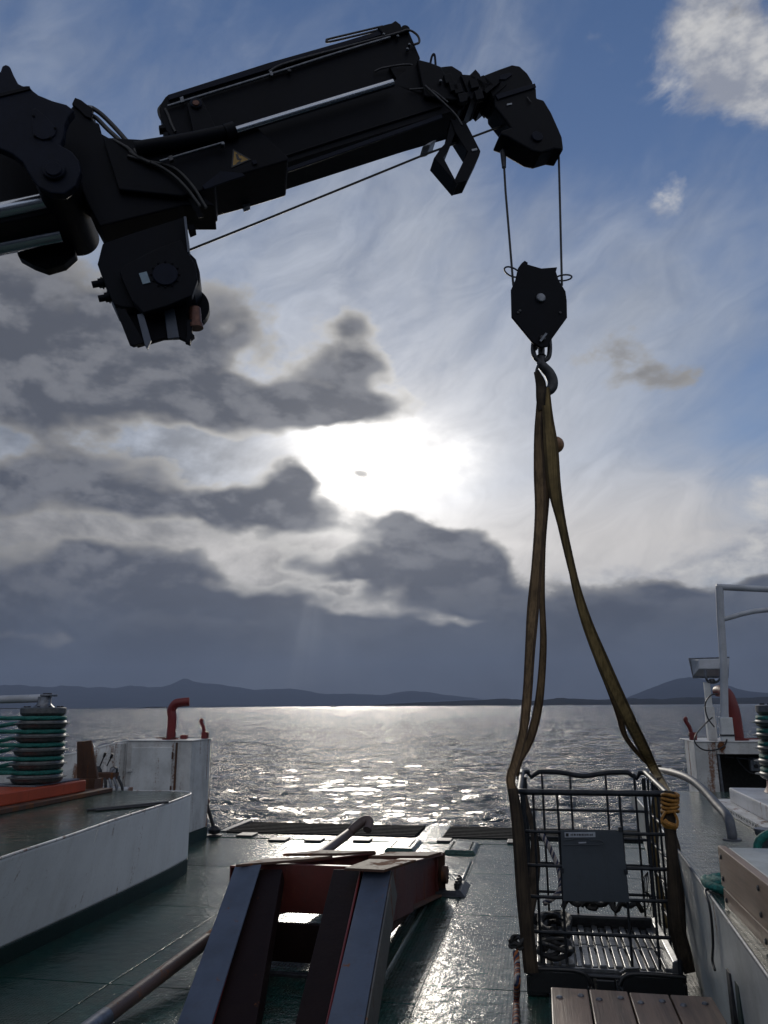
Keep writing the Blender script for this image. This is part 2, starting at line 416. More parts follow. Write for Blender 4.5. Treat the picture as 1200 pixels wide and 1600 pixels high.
class MB:
    def __init__(s): s.v = []; s.f = []; s.m = []
    def add(s, vs, fs, mi=0):
        k = len(s.v); s.v += [Vector(q) for q in vs]; s.f += [[i+k for i in f] for f in fs]; s.m += [mi]*len(fs); return s
    def hexa(s, c8, mi=0):                       # bottom four, top four
        return s.add(c8, [[3,2,1,0],[4,5,6,7],[0,1,5,4],[1,2,6,5],[2,3,7,6],[3,0,4,7]], mi)
    def box(s, x0, x1, y0, y1, z0, z1, mi=0):
        return s.hexa([(x0,y0,z0),(x1,y0,z0),(x1,y1,z0),(x0,y1,z0),(x0,y0,z1),(x1,y0,z1),(x1,y1,z1),(x0,y1,z1)], mi)
    def obox(s, c, ex, ey, ez, mi=0):            # centre and three half vectors
        c, ex, ey, ez = map(Vector, (c, ex, ey, ez))
        return s.hexa([c-ex-ey-ez, c+ex-ey-ez, c+ex+ey-ez, c-ex+ey-ez, c-ex-ey+ez, c+ex-ey+ez, c+ex+ey+ez, c-ex+ey+ez], mi)
    def prism(s, pts, off, mi=0):
        n = len(pts); off = Vector(off); a = [Vector(q) for q in pts]; b = [q+off for q in a]
        fs = [list(range(n)), list(range(2*n-1, n-1, -1))] + [[i, (i+1) % n, n+(i+1) % n, n+i] for i in range(n)]
        return s.add(a+b, fs, mi)
    def tube(s, path, r, n=10, mi=0, cap=True, prof=None):
        path = [Vector(q) for q in path]; k = len(path)
        rs = r if isinstance(r, (list, tuple)) else [r]*k
        t0 = (path[1]-path[0]).normalized()
        up = Vector((0, 0, 1)) if abs(t0.z) < .9 else Vector((1, 0, 0))
        nx = t0.cross(up).normalized(); vs = []
        for i in range(k):
            a, b = path[max(0, i-1)], path[min(k-1, i+1)]
            tg = (b-a).normalized() if (b-a).length > 1e-9 else t0
            nx = (nx - tg*nx.dot(tg)); nx = nx.normalized() if nx.length > 1e-6 else tg.orthogonal().normalized()
            ny = tg.cross(nx)
            for j in range(n):
                an = 2*math.pi*j/n
                rr = rs[i]*(prof(i, an) if prof else 1.0)
                vs.append(path[i] + nx*math.cos(an)*rr + ny*math.sin(an)*rr)
        fs = [[i*n+j, i*n+(j+1) % n, (i+1)*n+(j+1) % n, (i+1)*n+j] for i in range(k-1) for j in range(n)]
        if cap: fs += [list(range(n-1, -1, -1)), list(range((k-1)*n, k*n))]
        return s.add(vs, fs, mi)
    def lathe(s, c, prof, n=32, mi=0, axis=(0, 0, 1)):
        ax = Vector(axis).normalized(); e1 = ax.orthogonal().normalized(); e2 = ax.cross(e1); c = Vector(c)
        vs = [c + ax*h + (e1*math.cos(2*math.pi*j/n) + e2*math.sin(2*math.pi*j/n))*r for r, h in prof for j in range(n)]
        k = len(prof)
        fs = [[i*n+j, i*n+(j+1) % n, (i+1)*n+(j+1) % n, (i+1)*n+j] for i in range(k-1) for j in range(n)]
        fs += [list(range(n-1, -1, -1)), list(range((k-1)*n, k*n))]
        return s.add(vs, fs, mi)
    def build(s, name, mat, parent=None, smooth=False, bevel=0.0, mats=None):
        return finish(name, s.v, s.f, mat, parent, smooth, bevel, mats, s.m if mats else None)

def smooth_path(pts, per=8):
    p = [Vector(q) for q in pts]; p = [p[0]*2-p[1]] + p + [p[-1]*2-p[-2]]; out = []
    for i in range(1, len(p)-2):
        for k in range(per):
            t = k/per; a, b, c, d = p[i-1:i+3]
            out.append(.5*((2*b) + (c-a)*t + (2*a-5*b+4*c-d)*t*t + (3*b-a-3*c+d)*t**3))
    out.append(p[-2]); return out
def resample(path, step):
    out = [path[0]]; acc = 0
    for a, b in zip(path[:-1], path[1:]):
        L = (b-a).length; t = step-acc
        while t <= L and L > 0:
            out.append(a.lerp(b, t/L)); t += step
        acc = (acc+L) % step
    out.append(path[-1]); return out
def rope(mb, pts, r, per=8, pitch=9.0, n=12, mi=0):
    path = resample(smooth_path(pts, per), r*1.1)
    return mb.tube(path, r, n, mi, prof=lambda i, an: .84 + .20*abs(math.cos(1.5*an + i*1.1/pitch*math.pi)))
def strands(path, r, rs, turns_per_m, k, K):
    path = resample(path, .012); out = []; s = 0; pv = path[0]
    for i, q in enumerate(path):
        s += (q-pv).length; pv = q
        tg = (path[min(i+1, len(path)-1)]-path[max(i-1, 0)]).normalized()
        nx = tg.cross(Vector((.3, .9, .2))).normalized(); ny = tg.cross(nx)
        a = 2*math.pi*(s*turns_per_m + k/K)
        out.append(q + (nx*math.cos(a)+ny*math.sin(a))*rs)
    return out
def ribbon(rows, th=.010):
    """rows: (px, py, half width in m, y plane, turn in degrees) -> a thick strap as one mesh"""
    c = [gy(q[0], q[1], q[3]) for q in rows]
    P = smooth_path(c, 8); W = smooth_path([Vector((q[2], q[4], 0)) for q in rows], 8)
    vs = []; K = 6
    for i, (q, w) in enumerate(zip(P, W)):
        tg = (P[min(i+1, len(P)-1)]-P[max(i-1, 0)]).normalized()
        vdir = (q-CAM).normalized(); sx = tg.cross(vdir).normalized(); sy = tg.cross(sx).normalized()
        a = R(w.y); ex = sx*math.cos(a)+sy*math.sin(a); ey = tg.cross(ex)
        hw = w.x
        for j in range(K):
            f = -1+2*j/(K-1); crown = .18*hw*(1-f*f)*math.sin(i*.5)*.5
            vs.append(q+ex*hw*f+ey*(th/2+crown))
        for j in range(K-1, -1, -1):
            f = -1+2*j/(K-1); crown = .18*hw*(1-f*f)*math.sin(i*.5)*.5
            vs.append(q+ex*hw*f-ey*(th/2-crown))
    n = 2*K; L = len(P)
    fs = [[i*n+j, i*n+(j+1) % n, (i+1)*n+(j+1) % n, (i+1)*n+j] for i in range(L-1) for j in range(n)]
    fs += [list(range(n-1, -1, -1)), list(range((L-1)*n, L*n))]
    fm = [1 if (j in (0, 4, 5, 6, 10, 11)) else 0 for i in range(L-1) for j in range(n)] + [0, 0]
    return vs, fs, fm

# ================================================================== SETTING
# ---- sea
SEA = -1.25
def sea_height(x, y, r):
    h = np.zeros_like(x); g = np.random.RandomState(4)
    for i in range(46):
        lam = 0.26*(1.115**i); th = R(-100) + g.normal(0, .55); k = 2*math.pi/lam
        amp = .0170*lam**.8 if lam < .9 else .0170*.9**.8*(.9/lam)**.35
        fade = np.clip((lam/(.0052*r+.03)-2.2)/2.5, 0, 1)
        ph = k*(x*math.cos(th)+y*math.sin(th)) + g.uniform(0, 6.28)
        h += amp*fade*(1-2*np.abs(np.sin(ph*.5))**1.25)*.8
    return h
angs = np.concatenate([np.linspace(-180, -62, 30)[:-1], np.arange(-62, 40.01, .16), np.linspace(40, 180, 34)[1:-1]])
rad = [3.0]
while rad[-1] < 45000: rad.append(rad[-1]*(1.06 if rad[-1] < 10 else 1.0047 if rad[-1] < 160 else 1.02 if rad[-1] < 600 else 1.07))
rad = np.array(rad)
AA, RR = np.meshgrid(np.radians(angs), rad)
xx, yy = np.sin(AA)*RR, np.cos(AA)*RR
zz = SEA + sea_height(xx, yy, RR)*np.clip((RR-6)/4, 0, 1)
nr, na = xx.shape
me = bpy.data.meshes.new('water')
vv_ = np.stack([xx, yy, zz], -1).reshape(-1, 3)
ii = np.arange(nr-1)[:, None]*na; jj = np.arange(na)[None, :]; j2 = (jj+1) % na
quads = np.stack([ii+jj, ii+j2, ii+na+j2, ii+na+jj], -1).reshape(-1, 4)
me.vertices.add(len(vv_)); me.vertices.foreach_set('co', vv_.ravel())
me.loops.add(quads.size); me.loops.foreach_set('vertex_index', quads.ravel().astype(np.int32))
me.polygons.add(len(quads)); me.polygons.foreach_set('loop_start', np.arange(0, quads.size, 4, dtype=np.int32))
me.polygons.foreach_set('loop_total', np.full(len(quads), 4, dtype=np.int32))
me.polygons.foreach_set('use_smooth', np.ones(len(quads), dtype=bool))
me.update(calc_edges=True); me.validate(); me.materials.append(M['sea'])
if me.polygons[0].normal.z < 0: me.flip_normals()
water = bpy.data.objects.new('water', me); col.objects.link(water)
tag(water, 'rippled grey sea with a glittering path of sunlight', kind='structure')

# ---- far land: real ridges with depth, at their own distance
def ridge(name, profile, dist, depth, mat, label, rough, seed):
    """profile: (px, py of the crest); stands on the sea at its distance"""
    px = [q[0] for q in profile]; py = [q[1] for q in profile]
    if name == 'mountain': py = [1103-(1103-q)*(.80 if px[0] < 0 else 1.0) for q in py]
    n = 150; vs = []; fs = []; rows = 9
    for i in range(n):
        x = px[0] + (px[-1]-px[0])*i/(n-1); y = float(np.interp(x, px, py))
        d = ray(x, y); h2 = math.hypot(d.x, d.y); dx, dy = d.x/h2, d.y/h2
        crest = max(2.0, CAM_H + d.z/h2*dist - SEA)
        for k in range(rows):
            t = k/(rows-1)*2-1
            hh = crest*(1-abs(t)**1.5)
            rr = dist + t*depth
            nz = mnoise.fractal(Vector((dx*rr/depth*3+seed, dy*rr/depth*3, seed)), 1.0, 2.0, 5)
            zz_ = SEA - 1 + hh*(1+rough*nz*(1 if k else 0))
            vs.append((dx*rr, dy*rr, zz_))
    for i in range(n-1):
        for k in range(rows-1):
            a = i*rows+k; fs.append([a, a+1, a+rows+1, a+rows])
    o = finish(name, vs, fs, mat, smooth=True)
    tag(o, label, kind='structure'); return o
ridge('mountain', [(955, 1102), (985, 1088), (1010, 1077), (1040, 1066), (1062, 1059), (1078, 1057), (1100, 1060), (1125, 1066),
      (1150, 1075), (1172, 1080), (1200, 1083), (1260, 1088), (1330, 1102)], 16000, 2600, 'mountain', 'hazy mountain rising over the right horizon', .10, 1)
ridge('mountain', [(-220, 1100), (-100, 1074), (0, 1066), (40, 1061), (80, 1066), (130, 1062), (175, 1069), (230, 1066), (270, 1057), (290, 1053), (318, 1061), (350, 1064), (400, 1072), (440, 1070),
      (470, 1076), (540, 1082), (600, 1080), (625, 1073), (645, 1071), (690, 1081), (740, 1088), (800, 1103)], 19500, 3000, 'mountain',
      'long dim mountain range under the cloud on the left', .22, 5)
ridge('island', [(580, 1102), (640, 1098), (690, 1096), (740, 1094), (790, 1091), (830, 1095), (880, 1090), (930, 1093), (980, 1091), (1030, 1092),
      (1080, 1089), (1130, 1091), (1180, 1089), (1240, 1090), (1330, 1098), (1380, 1102)], 6500, 300, 'island', 'low dark island along the right horizon', .12, 2)
ridge('island', [(204, 1108), (225, 1105), (245, 1104), (270, 1105), (300, 1105), (326, 1107)], 4300, 120, 'island', 'small low islet behind the left red vent pipe', .15, 3)
ridge('island', [(-80, 1109), (0, 1106), (60, 1106), (110, 1106.5), (155, 1109.5)], 4600, 140, 'island', 'low islet behind the green rope roller', .15, 4)

# ---- ship's deck
dk = MB().box(-8.6, 4.2, -2.5, 12.12, -.9, -.006).build('deck', 'deck')
tag(dk, 'wet green steel deck of the landing vessel', kind='structure')
def plate(x0, x1, y0, y1, z=0.0, th=.008):
    g = .006; o = MB().box(x0+g, x1-g, y0+g, y1-g, z-th, z).build('deck_plate', 'deck', dk, bevel=.003)
    o.rotation_euler = (0, 0, 0); return o
xs = [-5.0, -3.1, -.90, 1.25]
rowsY = [[-1.0, 1.6, 3.6, 5.62, 7.75, 9.66, 11.66], [-1.0, 1.6, 3.6, 5.62, 7.75, 9.66, 11.66], [-1.0, 2.0, 4.1, 5.98, 7.9, 9.75, 11.72]]
for i in range(3):
    for a, b in zip(rowsY[i][:-1], rowsY[i][1:]): plate(xs[i], xs[i+1], a, b)
# welded bead bars along the deck
for (x, y0, y1) in ((-1.2, 5.9, 8.35), (-.95, 9.0, 10.4)):
    MB().tube([(x, y0, .004), (x, y0+.05, .012), (x, y1-.05, .012), (x, y1, .004)], .016, 8).build('deck_bar', 'deck', dk, True)

# ---- hinged bow ramp: hinge plates and grating
rp = thing('bow_ramp', 'hinged bow ramp of dark grating bars at the deck end', 'ramp', (-1.6, 12.6, 0))
RZ = lambda y: -.0 - (y-12.1)*.02
for (x0, x1) in ((-4.9, -1.93), (-1.50, 1.75)):
    y = 12.16; k = 0
    while y < 13.42:
        cut = 0
        zz0 = RZ(y)
        xa, xb = x0, x1
        if x0 < -4 and y > 12.3: xa = x0 + .0*(y-12.3)
        MB().box(xa, xb, y-.020, y+.020, zz0-.07, zz0+.026).build('grating_bar', 'grate', rp)
        y += .16; k += 1
    for x in [x0+.03] + [x0+(x1-x0)*q for q in (.25, .5, .75)] + [x1-.03]:
        MB().box(x-.02, x+.02, 12.12, 13.44, RZ(12.8)-.085, RZ(12.8)-.03).build('grating_bearer', 'grate', rp)
MB().box(-5.0, 1.75, 12.13, 13.45, -.20, -.15).build('gap_backing', 'grate', rp)  # dark sheet added under the bars so the gaps look dark
MB().box(-1.90, -1.53, 12.14, 13.42, -.075, -.008).build('ramp_plate', 'deck', rp, bevel=.004)
sideb = MB()
for i in range(14): sideb.box(-5.02, -4.93, 12.2+i*.088, 12.25+i*.088, -.06, .022)
sideb.build('side_lug_row', 'galv', rp)
# hinge strip and lugs (part of the deck)
MB().box(-5.0, 1.6, 11.72, 12.10, -.008, .004).build('hinge_strip', 'deck', dk, bevel=.003)
for (x0, x1, y0, y1, h) in [(-3.98, -3.72, 11.45, 11.72, .022), (-3.45, -3.2, 11.5, 11.76, .022), (-2.75, -2.5, 11.6, 11.85, .022),
                            (-4.6, -4.35, 11.78, 12.06, .02), (-1.55, -1.35, 11.75, 12.0, .022), (-.55, -.32, 11.75, 12.05, .022), (.2, .45, 11.72, 12.0, .022)]:
    MB().box(x0, x1, y0, y1, .0042, h+.006).build('hinge_lug', 'steel_dark', dk, bevel=.004)
for (x0, x1, y0, y1) in [(-2.16, -1.74, 10.92, 11.70), (-1.36, -.92, 10.88, 11.62)]:
    b = MB()
    b.add([(x0, y0, .001), (x1, y0, .001), (x1, y1, .001), (x0, y1, .001), (x0+.04, y0+.03, .05), (x1-.04, y0+.03, .05), (x1-.04, y1-.03, .05), (x0+.04, y1-.03, .05)],
          [[3,2,1,0],[4,5,6,7],[0,1,5,4],[1,2,6,5],[2,3,7,6],[3,0,4,7]])
    h = b.build('hinge_cover', 'deck', dk, bevel=.004)
    for i in range(5):
        for j in (0, 1):
            MB().lathe((x0+.09+j*(x1-x0-.18), y0+.12+i*(y1-y0-.24)/4, .05), [(.016, 0), (.016, .008), (.008, .012)], 8).build('bolt', 'steel_dark', h)

# ---- left raised side platform
topE = [(-3.45, 3.2), (-3.62, 4.2), (-3.79, 5.23), (-3.88, 6.19), (-4.0, 7.19), (-4.09, 8.4), (-4.19, 9.12)]
botE = [(-4.15, 3.2), (-4.15, 4.4), (-4.14, 5.6), (-4.13, 6.4), (-4.12, 7.3), (-4.15, 8.5), (-4.20, 9.14)]
corner = [(-4.22, 9.26), (-4.30, 9.40), (-4.42, 9.49), (-4.60, 9.53), (-5.11, 9.50)]
PZ = .88
lp = thing('side_platform', 'raised white side platform with green wet top, left of the deck', 'platform', (-5.5, 6.5, 0))
plan = topE + corner + [(-8.3, 9.4), (-8.3, 3.2)]
MB().prism([(x, y, PZ-.012) for x, y in plan], (0, 0, .012)).build('platform_top', 'platform', lp, bevel=.004)
bE = botE + corner; tE = topE + corner
def dense(E_):
    return [(q.x, q.y) for q in smooth_path([Vector((x, y, 0)) for x, y in E_], 6)]
bE, tE_d = dense(bE), dense(tE)
def loft(name, za, zb, mat, grow=0.0):
    vs = []; fs = []; lv = [0, .03, .2, .4, .6, .8, .97, 1]; k = len(lv)
    for (bx, by), (tx, ty) in zip(bE, tE_d):
        for q in lv:
            z = za+(zb-za)*q; f = z/(PZ-.012); vs.append((bx+(tx-bx)*f+grow, by+(ty-by)*f, z))
    n = len(bE)
    for i in range(n-1):
        for j in range(k-1): fs.append([k*i+j, k*i+k+j, k*i+k+j+1, k*i+j+1])
    o = finish(name, vs, fs, mat, lp, True)
    s = o.modifiers.new('thick', 'SOLIDIFY'); s.thickness = .012; s.offset = 0
    return o
loft('side_wall', .155, PZ-.014, 'wall_white')
loft('boot_stripe', -.004, .150, 'boot', .004)
MB().tube(smooth_path([(x+.004, y, PZ-.004) for x, y in tE], 5), .012, 8).build('edge_bead', 'white_rust', lp, True)

for t_ in (4.75, 6.75, 8.15):
    f = lambda E_: Vector((float(np.interp(t_, [q[1] for q in E_], [q[0] for q in E_])), t_, 0))
    a = f(botE)+Vector((.008, 0, .16)); b = f(topE)+Vector((.008, 0, PZ-.02))
    MB().tube([a.lerp(b, k/6)+Vector((0, .004*math.sin(k*2.1), 0)) for k in range(7)], .0075, 6).build('weld_seam', 'wall_white', lp, True)
# thin bars lying on the left platform
def gzb(a, b, z, r, name, label, mat='black'):
    o = MB().tube([gz(*a, z), gz(*b, z)], r, 8).build(name, mat, None, True)
    return tag(o, label, 'bar')
gzb((136, 1266), (263, 1253.5), PZ+.014, .013, 'steel_bar', 'long thin black bar lying on the left green platform top')
gzb((150, 1266.5), (243, 1258), PZ+.011, .010, 'steel_bar', 'shorter black bar lying in front of the long one on the platform')

# ---- left bulwark box with door
BY0, BY1 = 10.93, 11.62
bl = thing('bulwark_box', 'rust streaked white bulwark locker left of the ramp', 'bulwark', (-5.5, 11.2, 0))
MB().box(-6.02, -5.0, BY0, BY1, .16, 1.42).build('locker_body', 'white_rust', bl, bevel=.012)
MB().box(-6.018, -4.996, BY0-.004, BY1+.003, -.004, .158).build('boot_stripe', 'boot', bl)
dr = MB().box(-5.93, -5.29, BY0-.018, BY0-.002, .62, 1.335).build('door', 'white', bl, bevel=.006)
MB().box(-5.985, -5.90, BY0-.035, BY0-.019, .99, 1.03).build('latch', 'white_rust', dr, bevel=.004)
for z in (.75, 1.22): MB().lathe((-5.285, BY0-.014, z-.05), [(.012, 0), (.012, .1)], 8).build('hinge', 'rust', dr)
MB().box(-5.245, -5.215, BY0-.012, BY0-.001, .3, 1.40).build('weld_strip', 'rust', bl)
MB().box(-6.03, -4.985, BY0-.015, BY1+.02, 1.421, 1.432).build('top_plate', 'white_rust', bl, bevel=.003)
# wing bulkhead outboard of it with stiffeners
wg = thing('bulwark_wall', 'white bulwark wall with stiffener behind the valve cluster', 'bulwark', (-7, 10.9, 0))
MB().add([(-6.03, 10.95, .1), (-8.9, 10.75, .1), (-8.9, 10.75, .95), (-6.85, 10.93, 1.225), (-6.03, 10.95, 1.41),
          (-6.03, 11.0, .1), (-8.9, 10.80, .1), (-8.9, 10.80, .95), (-6.85, 10.98, 1.225), (-6.03, 11.0, 1.41)],
         [[0,1,2,3,4],[9,8,7,6,5],[0,5,6,1],[1,6,7,2],[2,7,8,3],[3,8,9,4],[4,9,5,0]]).build('wall_plate', 'white_rust', wg)
for x, w, mt_ in ((-6.57, .05, 'white'), (-6.10, .045, 'white_rust'), (-7.3, .05, 'white')):
    zt = 1.225 + (x+6.85)*.22 if x > -6.85 else 1.225+(x+6.85)*.134
    MB().box(x-w, x+w, 10.80, 10.935, .12, zt).build('stiffener', mt_, wg, bevel=.004)
MB().tube([(-8.9, 10.78, .97), (-6.85, 10.955, 1.24), (-6.03, 10.975, 1.425)], .022, 8).build('cap_rail', 'white_rust', wg, True)

def bent_vent(name, label, base, path, r, flange):
    t_ = thing(name, label, 'vent pipe', base, 'red vent pipes')
    MB().tube(smooth_path(path, 8), r, 20).build('pipe', 'red', t_, True)
    MB().lathe((base[0], base[1], base[2]), [(flange, .001), (flange, .014)], 24).build('flange', 'red', t_)
    for i in range(6):
        a = i*math.pi/3
        MB().lathe((base[0]+math.cos(a)*(flange-.022), base[1]+math.sin(a)*(flange-.022), base[2]+.014), [(.010, 0), (.010, .010)], 6).build('bolt', 'rust', t_)
    return t_
z0 = 1.432
vb_ = gy(267, 1156, 11.2); vx = vb_.x
v1 = bent_vent('vent_pipe', 'red bent vent pipe on top of the left white bulwark locker', (vx, 11.2, z0),
     [(vx, 11.2, z0), (vx, 11.2, 1.74), gy(268, 1110, 11.2), gy(274, 1100, 11.2), gy(284, 1097.5, 11.22), gy(296, 1096.5, 11.26)], .066, .13)
MB().obox((vx-.06, 11.17, z0+.022), (.16, 0, 0), (0, .015, 0), (0, 0, .008)).build('clamp_bar', 'rust', v1)
MB().obox((vx+.20, 11.22, z0+.035), (.05, 0, 0), (0, .03, 0), (0, 0, .03)).build('hinge_block', 'red', v1, bevel=.008)
def red_cleat(name, label, p, grp):
    t_ = thing(name, label, 'hook', p, grp)
    x, y, z = p
    MB().obox((x, y, z+.05), (.045, 0, .0), (0, .04, 0), (0, 0, .05)).build('bracket', 'red', t_, bevel=.008)
    MB().tube(smooth_path([(x-.01, y, z+.06), (x-.03, y, z+.16), (x-.065, y, z+.23), (x-.075, y, z+.27), (x-.05, y, z+.285)], 5), [.026]*20+[.02], 10).build('hook', 'red', t_, True)
    MB().tube([(x-.055, y, z+.06), (x+.055, y, z+.06)], .014, 8).build('pin', 'rust', t_, True)
    return t_
c1 = gy(320, 1155, 11.5)
red_cleat('release_hook', 'small red hook on the outer corner of the left bulwark locker', (c1.x, 11.5, z0), 'release hooks on the bulwarks')
# strut with ball foot
s0, s1 = gy(322, 1252, 11.8), gy(335, 1297, 11.8)
st_ = thing('ramp_strut', 'black strut with knob foot hanging beside the left bulwark', 'strut', (s1.x, s1.y, s1.z))
MB().tube([s0, s1], .028, 10).build('rod', 'black', st_, True)
MB().lathe(s1-Vector((0, 0, .06)), [(.03, 0), (.085, .015), (.095, .07), (.06, .11), (.028, .13)], 16).build('foot', 'black', st_, True)
MB().lathe((s1.x, s1.y, .0045), [(.12, 0), (.12, s1.z-.07)], 16).build('socket', 'steel_dark', st_)
MB().lathe(s0+Vector((0, -.03, 0)), [(.05, 0), (.05, .06)], 12, axis=(0, 1, 0)).build('pivot', 'rust', st_)

# ---- valve cluster with levers, gauge and hoses
vc = thing('valve_block', 'hydraulic valve block with two black levers and gauge on the left platform', 'valve block', (-5.75, 10.0, .6))
def g10(px, py): return gy(px, py, 10.0)
MB().box(-6.0, -5.45, 9.9, 10.15, .10, .86).build('pedestal', 'white_rust', vc, bevel=.01)
MB().obox(g10(168, 1212), (.13, 0, 0), (0, .07, 0), (0, 0, .045)).build('valve_body', 'rust', vc, bevel=.01)
for (a, b) in (((155, 1200), (165, 1176)), ((167, 1197), (176, 1178))):
    l = MB().tube([g10(*a), g10(*b)], .009, 8).build('lever', 'black', vc, True)
    q0 = g10(*b); dv_ = (q0-g10(*a)).normalized()
    MB().tube([q0-dv_*.06, q0], .018, 8).build('grip', 'black', l, True)
MB().lathe(g10(153, 1208), [(.06, 0), (.05, .04), (.02, .09)], 14).build('boot', 'black', vc, True)
MB().lathe(g10(164, 1206), [(.035, 0), (.03, .05), (.015, .09)], 14).build('boot', 'white_rust', vc, True)
gg = MB().lathe(g10(178, 1204)+Vector((0, .02, 0)), [(.052, 0), (.052, -.04)], 20, axis=(0, 1, 0)).build('gauge', 'black', vc, True)
MB().lathe(g10(178, 1204)+Vector((0, -.021, 0)), [(.042, 0), (.042, -.003)], 20, axis=(0, 1, 0)).build('dial', 'label_white', gg)
MB().obox(g10(178, 1204)+Vector((.006, -.027, .008)), (.022, 0, .024), (0, .001, 0), (-.002, 0, .002)).build('needle', 'black', gg)
for i in range(5):
    p0 = g10(158+i*7, 1214); h = Vector((0, -.06, 0))
    MB().tube(smooth_path([p0, p0+h+Vector((.03, 0, -.02)), p0+h+Vector((.05+.012*i, -.03, -.10)), p0+h+Vector((.02+.03*i, -.03, -.22))], 6), .019, 10).build('hose', ['galv', 'black', 'galv', 'galv', 'black'][i], vc, True)
# rusty bracket by the roller
rb0 = thing('steel_bracket', 'rusty brown triangular bracket standing right of the left rope roller', 'bracket', (-5.75, 9.3, PZ))
MB().prism([gy(120, 1159, 9.3), gy(142, 1157, 9.3), gy(153, 1217, 9.3), gy(120, 1219, 9.3)], (0, .03, 0)).build('gusset', 'rust', rb0, bevel=.004)
MB().prism([gy(128, 1159, 9.27), gy(142, 1157, 9.27), gy(152, 1217, 9.27), gy(134, 1217, 9.27)], (0, .028, 0)).build('flange', 'rust', rb0, bevel=.003)
q = gy(137, 1217, 9.3); MB().box(q.x-.16, q.x+.16, 9.2, 9.4, PZ+.001, q.z+.006).build('foot', 'rust', rb0)

# ---- rope rollers
def roller(name, label, c, zb, H, r, base_fn, extra):
    t_ = thing(name, label, 'rope roller', (c[0], c[1], zb), 'rope rollers on the side platforms')
    n = 5
    dz = H/n
    for i in range(n):
        z = zb + i*dz; r0 = r*(1.0+.06*(1-i/n))
        MB().lathe((c[0], c[1], z), [(r0*.80, 0), (r0*.92, .012), (r0*.97, dz*.22), (r0*.99, dz*.36), (r0*1.13, dz*.42), (r0*1.13, dz*.46), (r0*.99, dz*.52), (r0*.95, dz*.64), (r0*.80, dz*.72), (r0*.80, dz*.999)], 40).build('sheave', 'sheave', t_, True)
    zt = zb+H
    MB().lathe((c[0], c[1], zt+.001), [(r*.84, 0), (r*.94, .03), (r*.94, .085), (r*.88, .095)], 40).build('top_flange', 'sheave', t_, True)
    for i in range(10):
        a = i*math.pi/5
        MB().lathe((c[0]+math.cos(a)*r*.74, c[1]+math.sin(a)*r*.74, zt+.096), [(.018, 0), (.018, .014)], 6).build('bolt', 'steel_dark', t_)
    extra(t_, zt)
    base_fn(t_)
    return t_
LC = (-5.66, 8.3)
def base_left(t_):
    a, b = Vector((-5.43, 7.0, 0)), Vector((-5.40, 8.90, 0))
    MB().hexa([(-5.46, 6.2, .93), (-5.40, 8.90, .93), (-6.1, 8.95, .93), (-6.1, 6.2, .93),
               (-5.46, 6.2, 1.06), (-5.40, 8.90, 1.06), (-6.1, 8.95, 1.06), (-6.1, 6.2, 1.06)]).build('base', 'orange', t_, bevel=.014)
    MB().box(-6.4, -5.30, 6.2, 9.35, PZ+.001, .928).build('bed_plate', 'rust', t_, bevel=.006)
    b_ = MB().box(-6.06, -5.47, 8.0, 8.86, 1.0605, 1.078).build('wear_plate', 'galv', t_, bevel=.003)
def arm_left(t_, zt):
    MB().lathe((LC[0], LC[1], zt+.096), [(.12, 0), (.085, .03), (.075, .05), (.075, .12)], 20).build('spindle', 'galv', t_, True)
    MB().tube([(LC[0]+.03, LC[1], zt+.20), (-7.4, LC[1]-.05, zt+.165)], .046, 16).build('arm', 'white_clean', t_, True)
    MB().box(LC[0]-.02, LC[0]+.12, LC[1]-.07, LC[1]+.07, zt+.217, zt+.245).build('clevis', 'galv', t_, bevel=.008)
    MB().lathe((LC[0]+.03, LC[1], zt+.2455), [(.05, 0), (.05, .012)], 12).build('nut', 'steel_dark', t_)
rl = roller('rope_roller', 'stack of grooved dark sheaves wound with green rope on orange base', LC, 1.079, .735, .265, base_left, arm_left)
# green rope wound on the left roller: five bights leading away to the left
n5 = 5; dz = .735/n5
for i in range(n5):
    z = 1.079 + i*dz + dz*.84; r0 = .265*(1.0+.06*(1-i/n5))*.80+.026
    pts = [Vector((-7.5, LC[1]-r0-.10, z+.015))]
    pts += [Vector((LC[0]-.6, LC[1]-r0-.01, z+.004))]
    for k in range(11):
        a = R(-90+18*k); pts.append(Vector((LC[0]+math.cos(a)*r0, LC[1]+math.sin(a)*r0, z)))
    lead = 0 if i == 0 else -.10-.03*(i % 2)
    pts += [Vector((LC[0]-.6, LC[1]+r0-.02, z+lead*.8)), Vector((-7.5, LC[1]+r0-.1, z+lead*2.6))]
    mbq = MB(); rope(mbq, pts, .024, 5)
    o = mbq.build('mooring_rope', 'green_rope', None, True)
    tag(o, ['green rope bight around the lowest groove of the left roller', 'green rope bight around the second groove from the bottom, left roller',
            'green rope bight around the middle groove of the left roller', 'green rope bight around the second groove from the top, left roller',
            'green rope bight around the top groove of the left roller'][i], 'rope', 'green ropes round the left roller')
# twin roller just outboard, which the bights run to
MB().lathe((-7.5, 8.25, .95), [(.2, 0), (.2, .98)], 32).build('drum', 'steel_dark', rl, True)
MB().box(-7.8, -7.2, 7.9, 8.6, PZ+.001, .949).build('base', 'rust', rl)

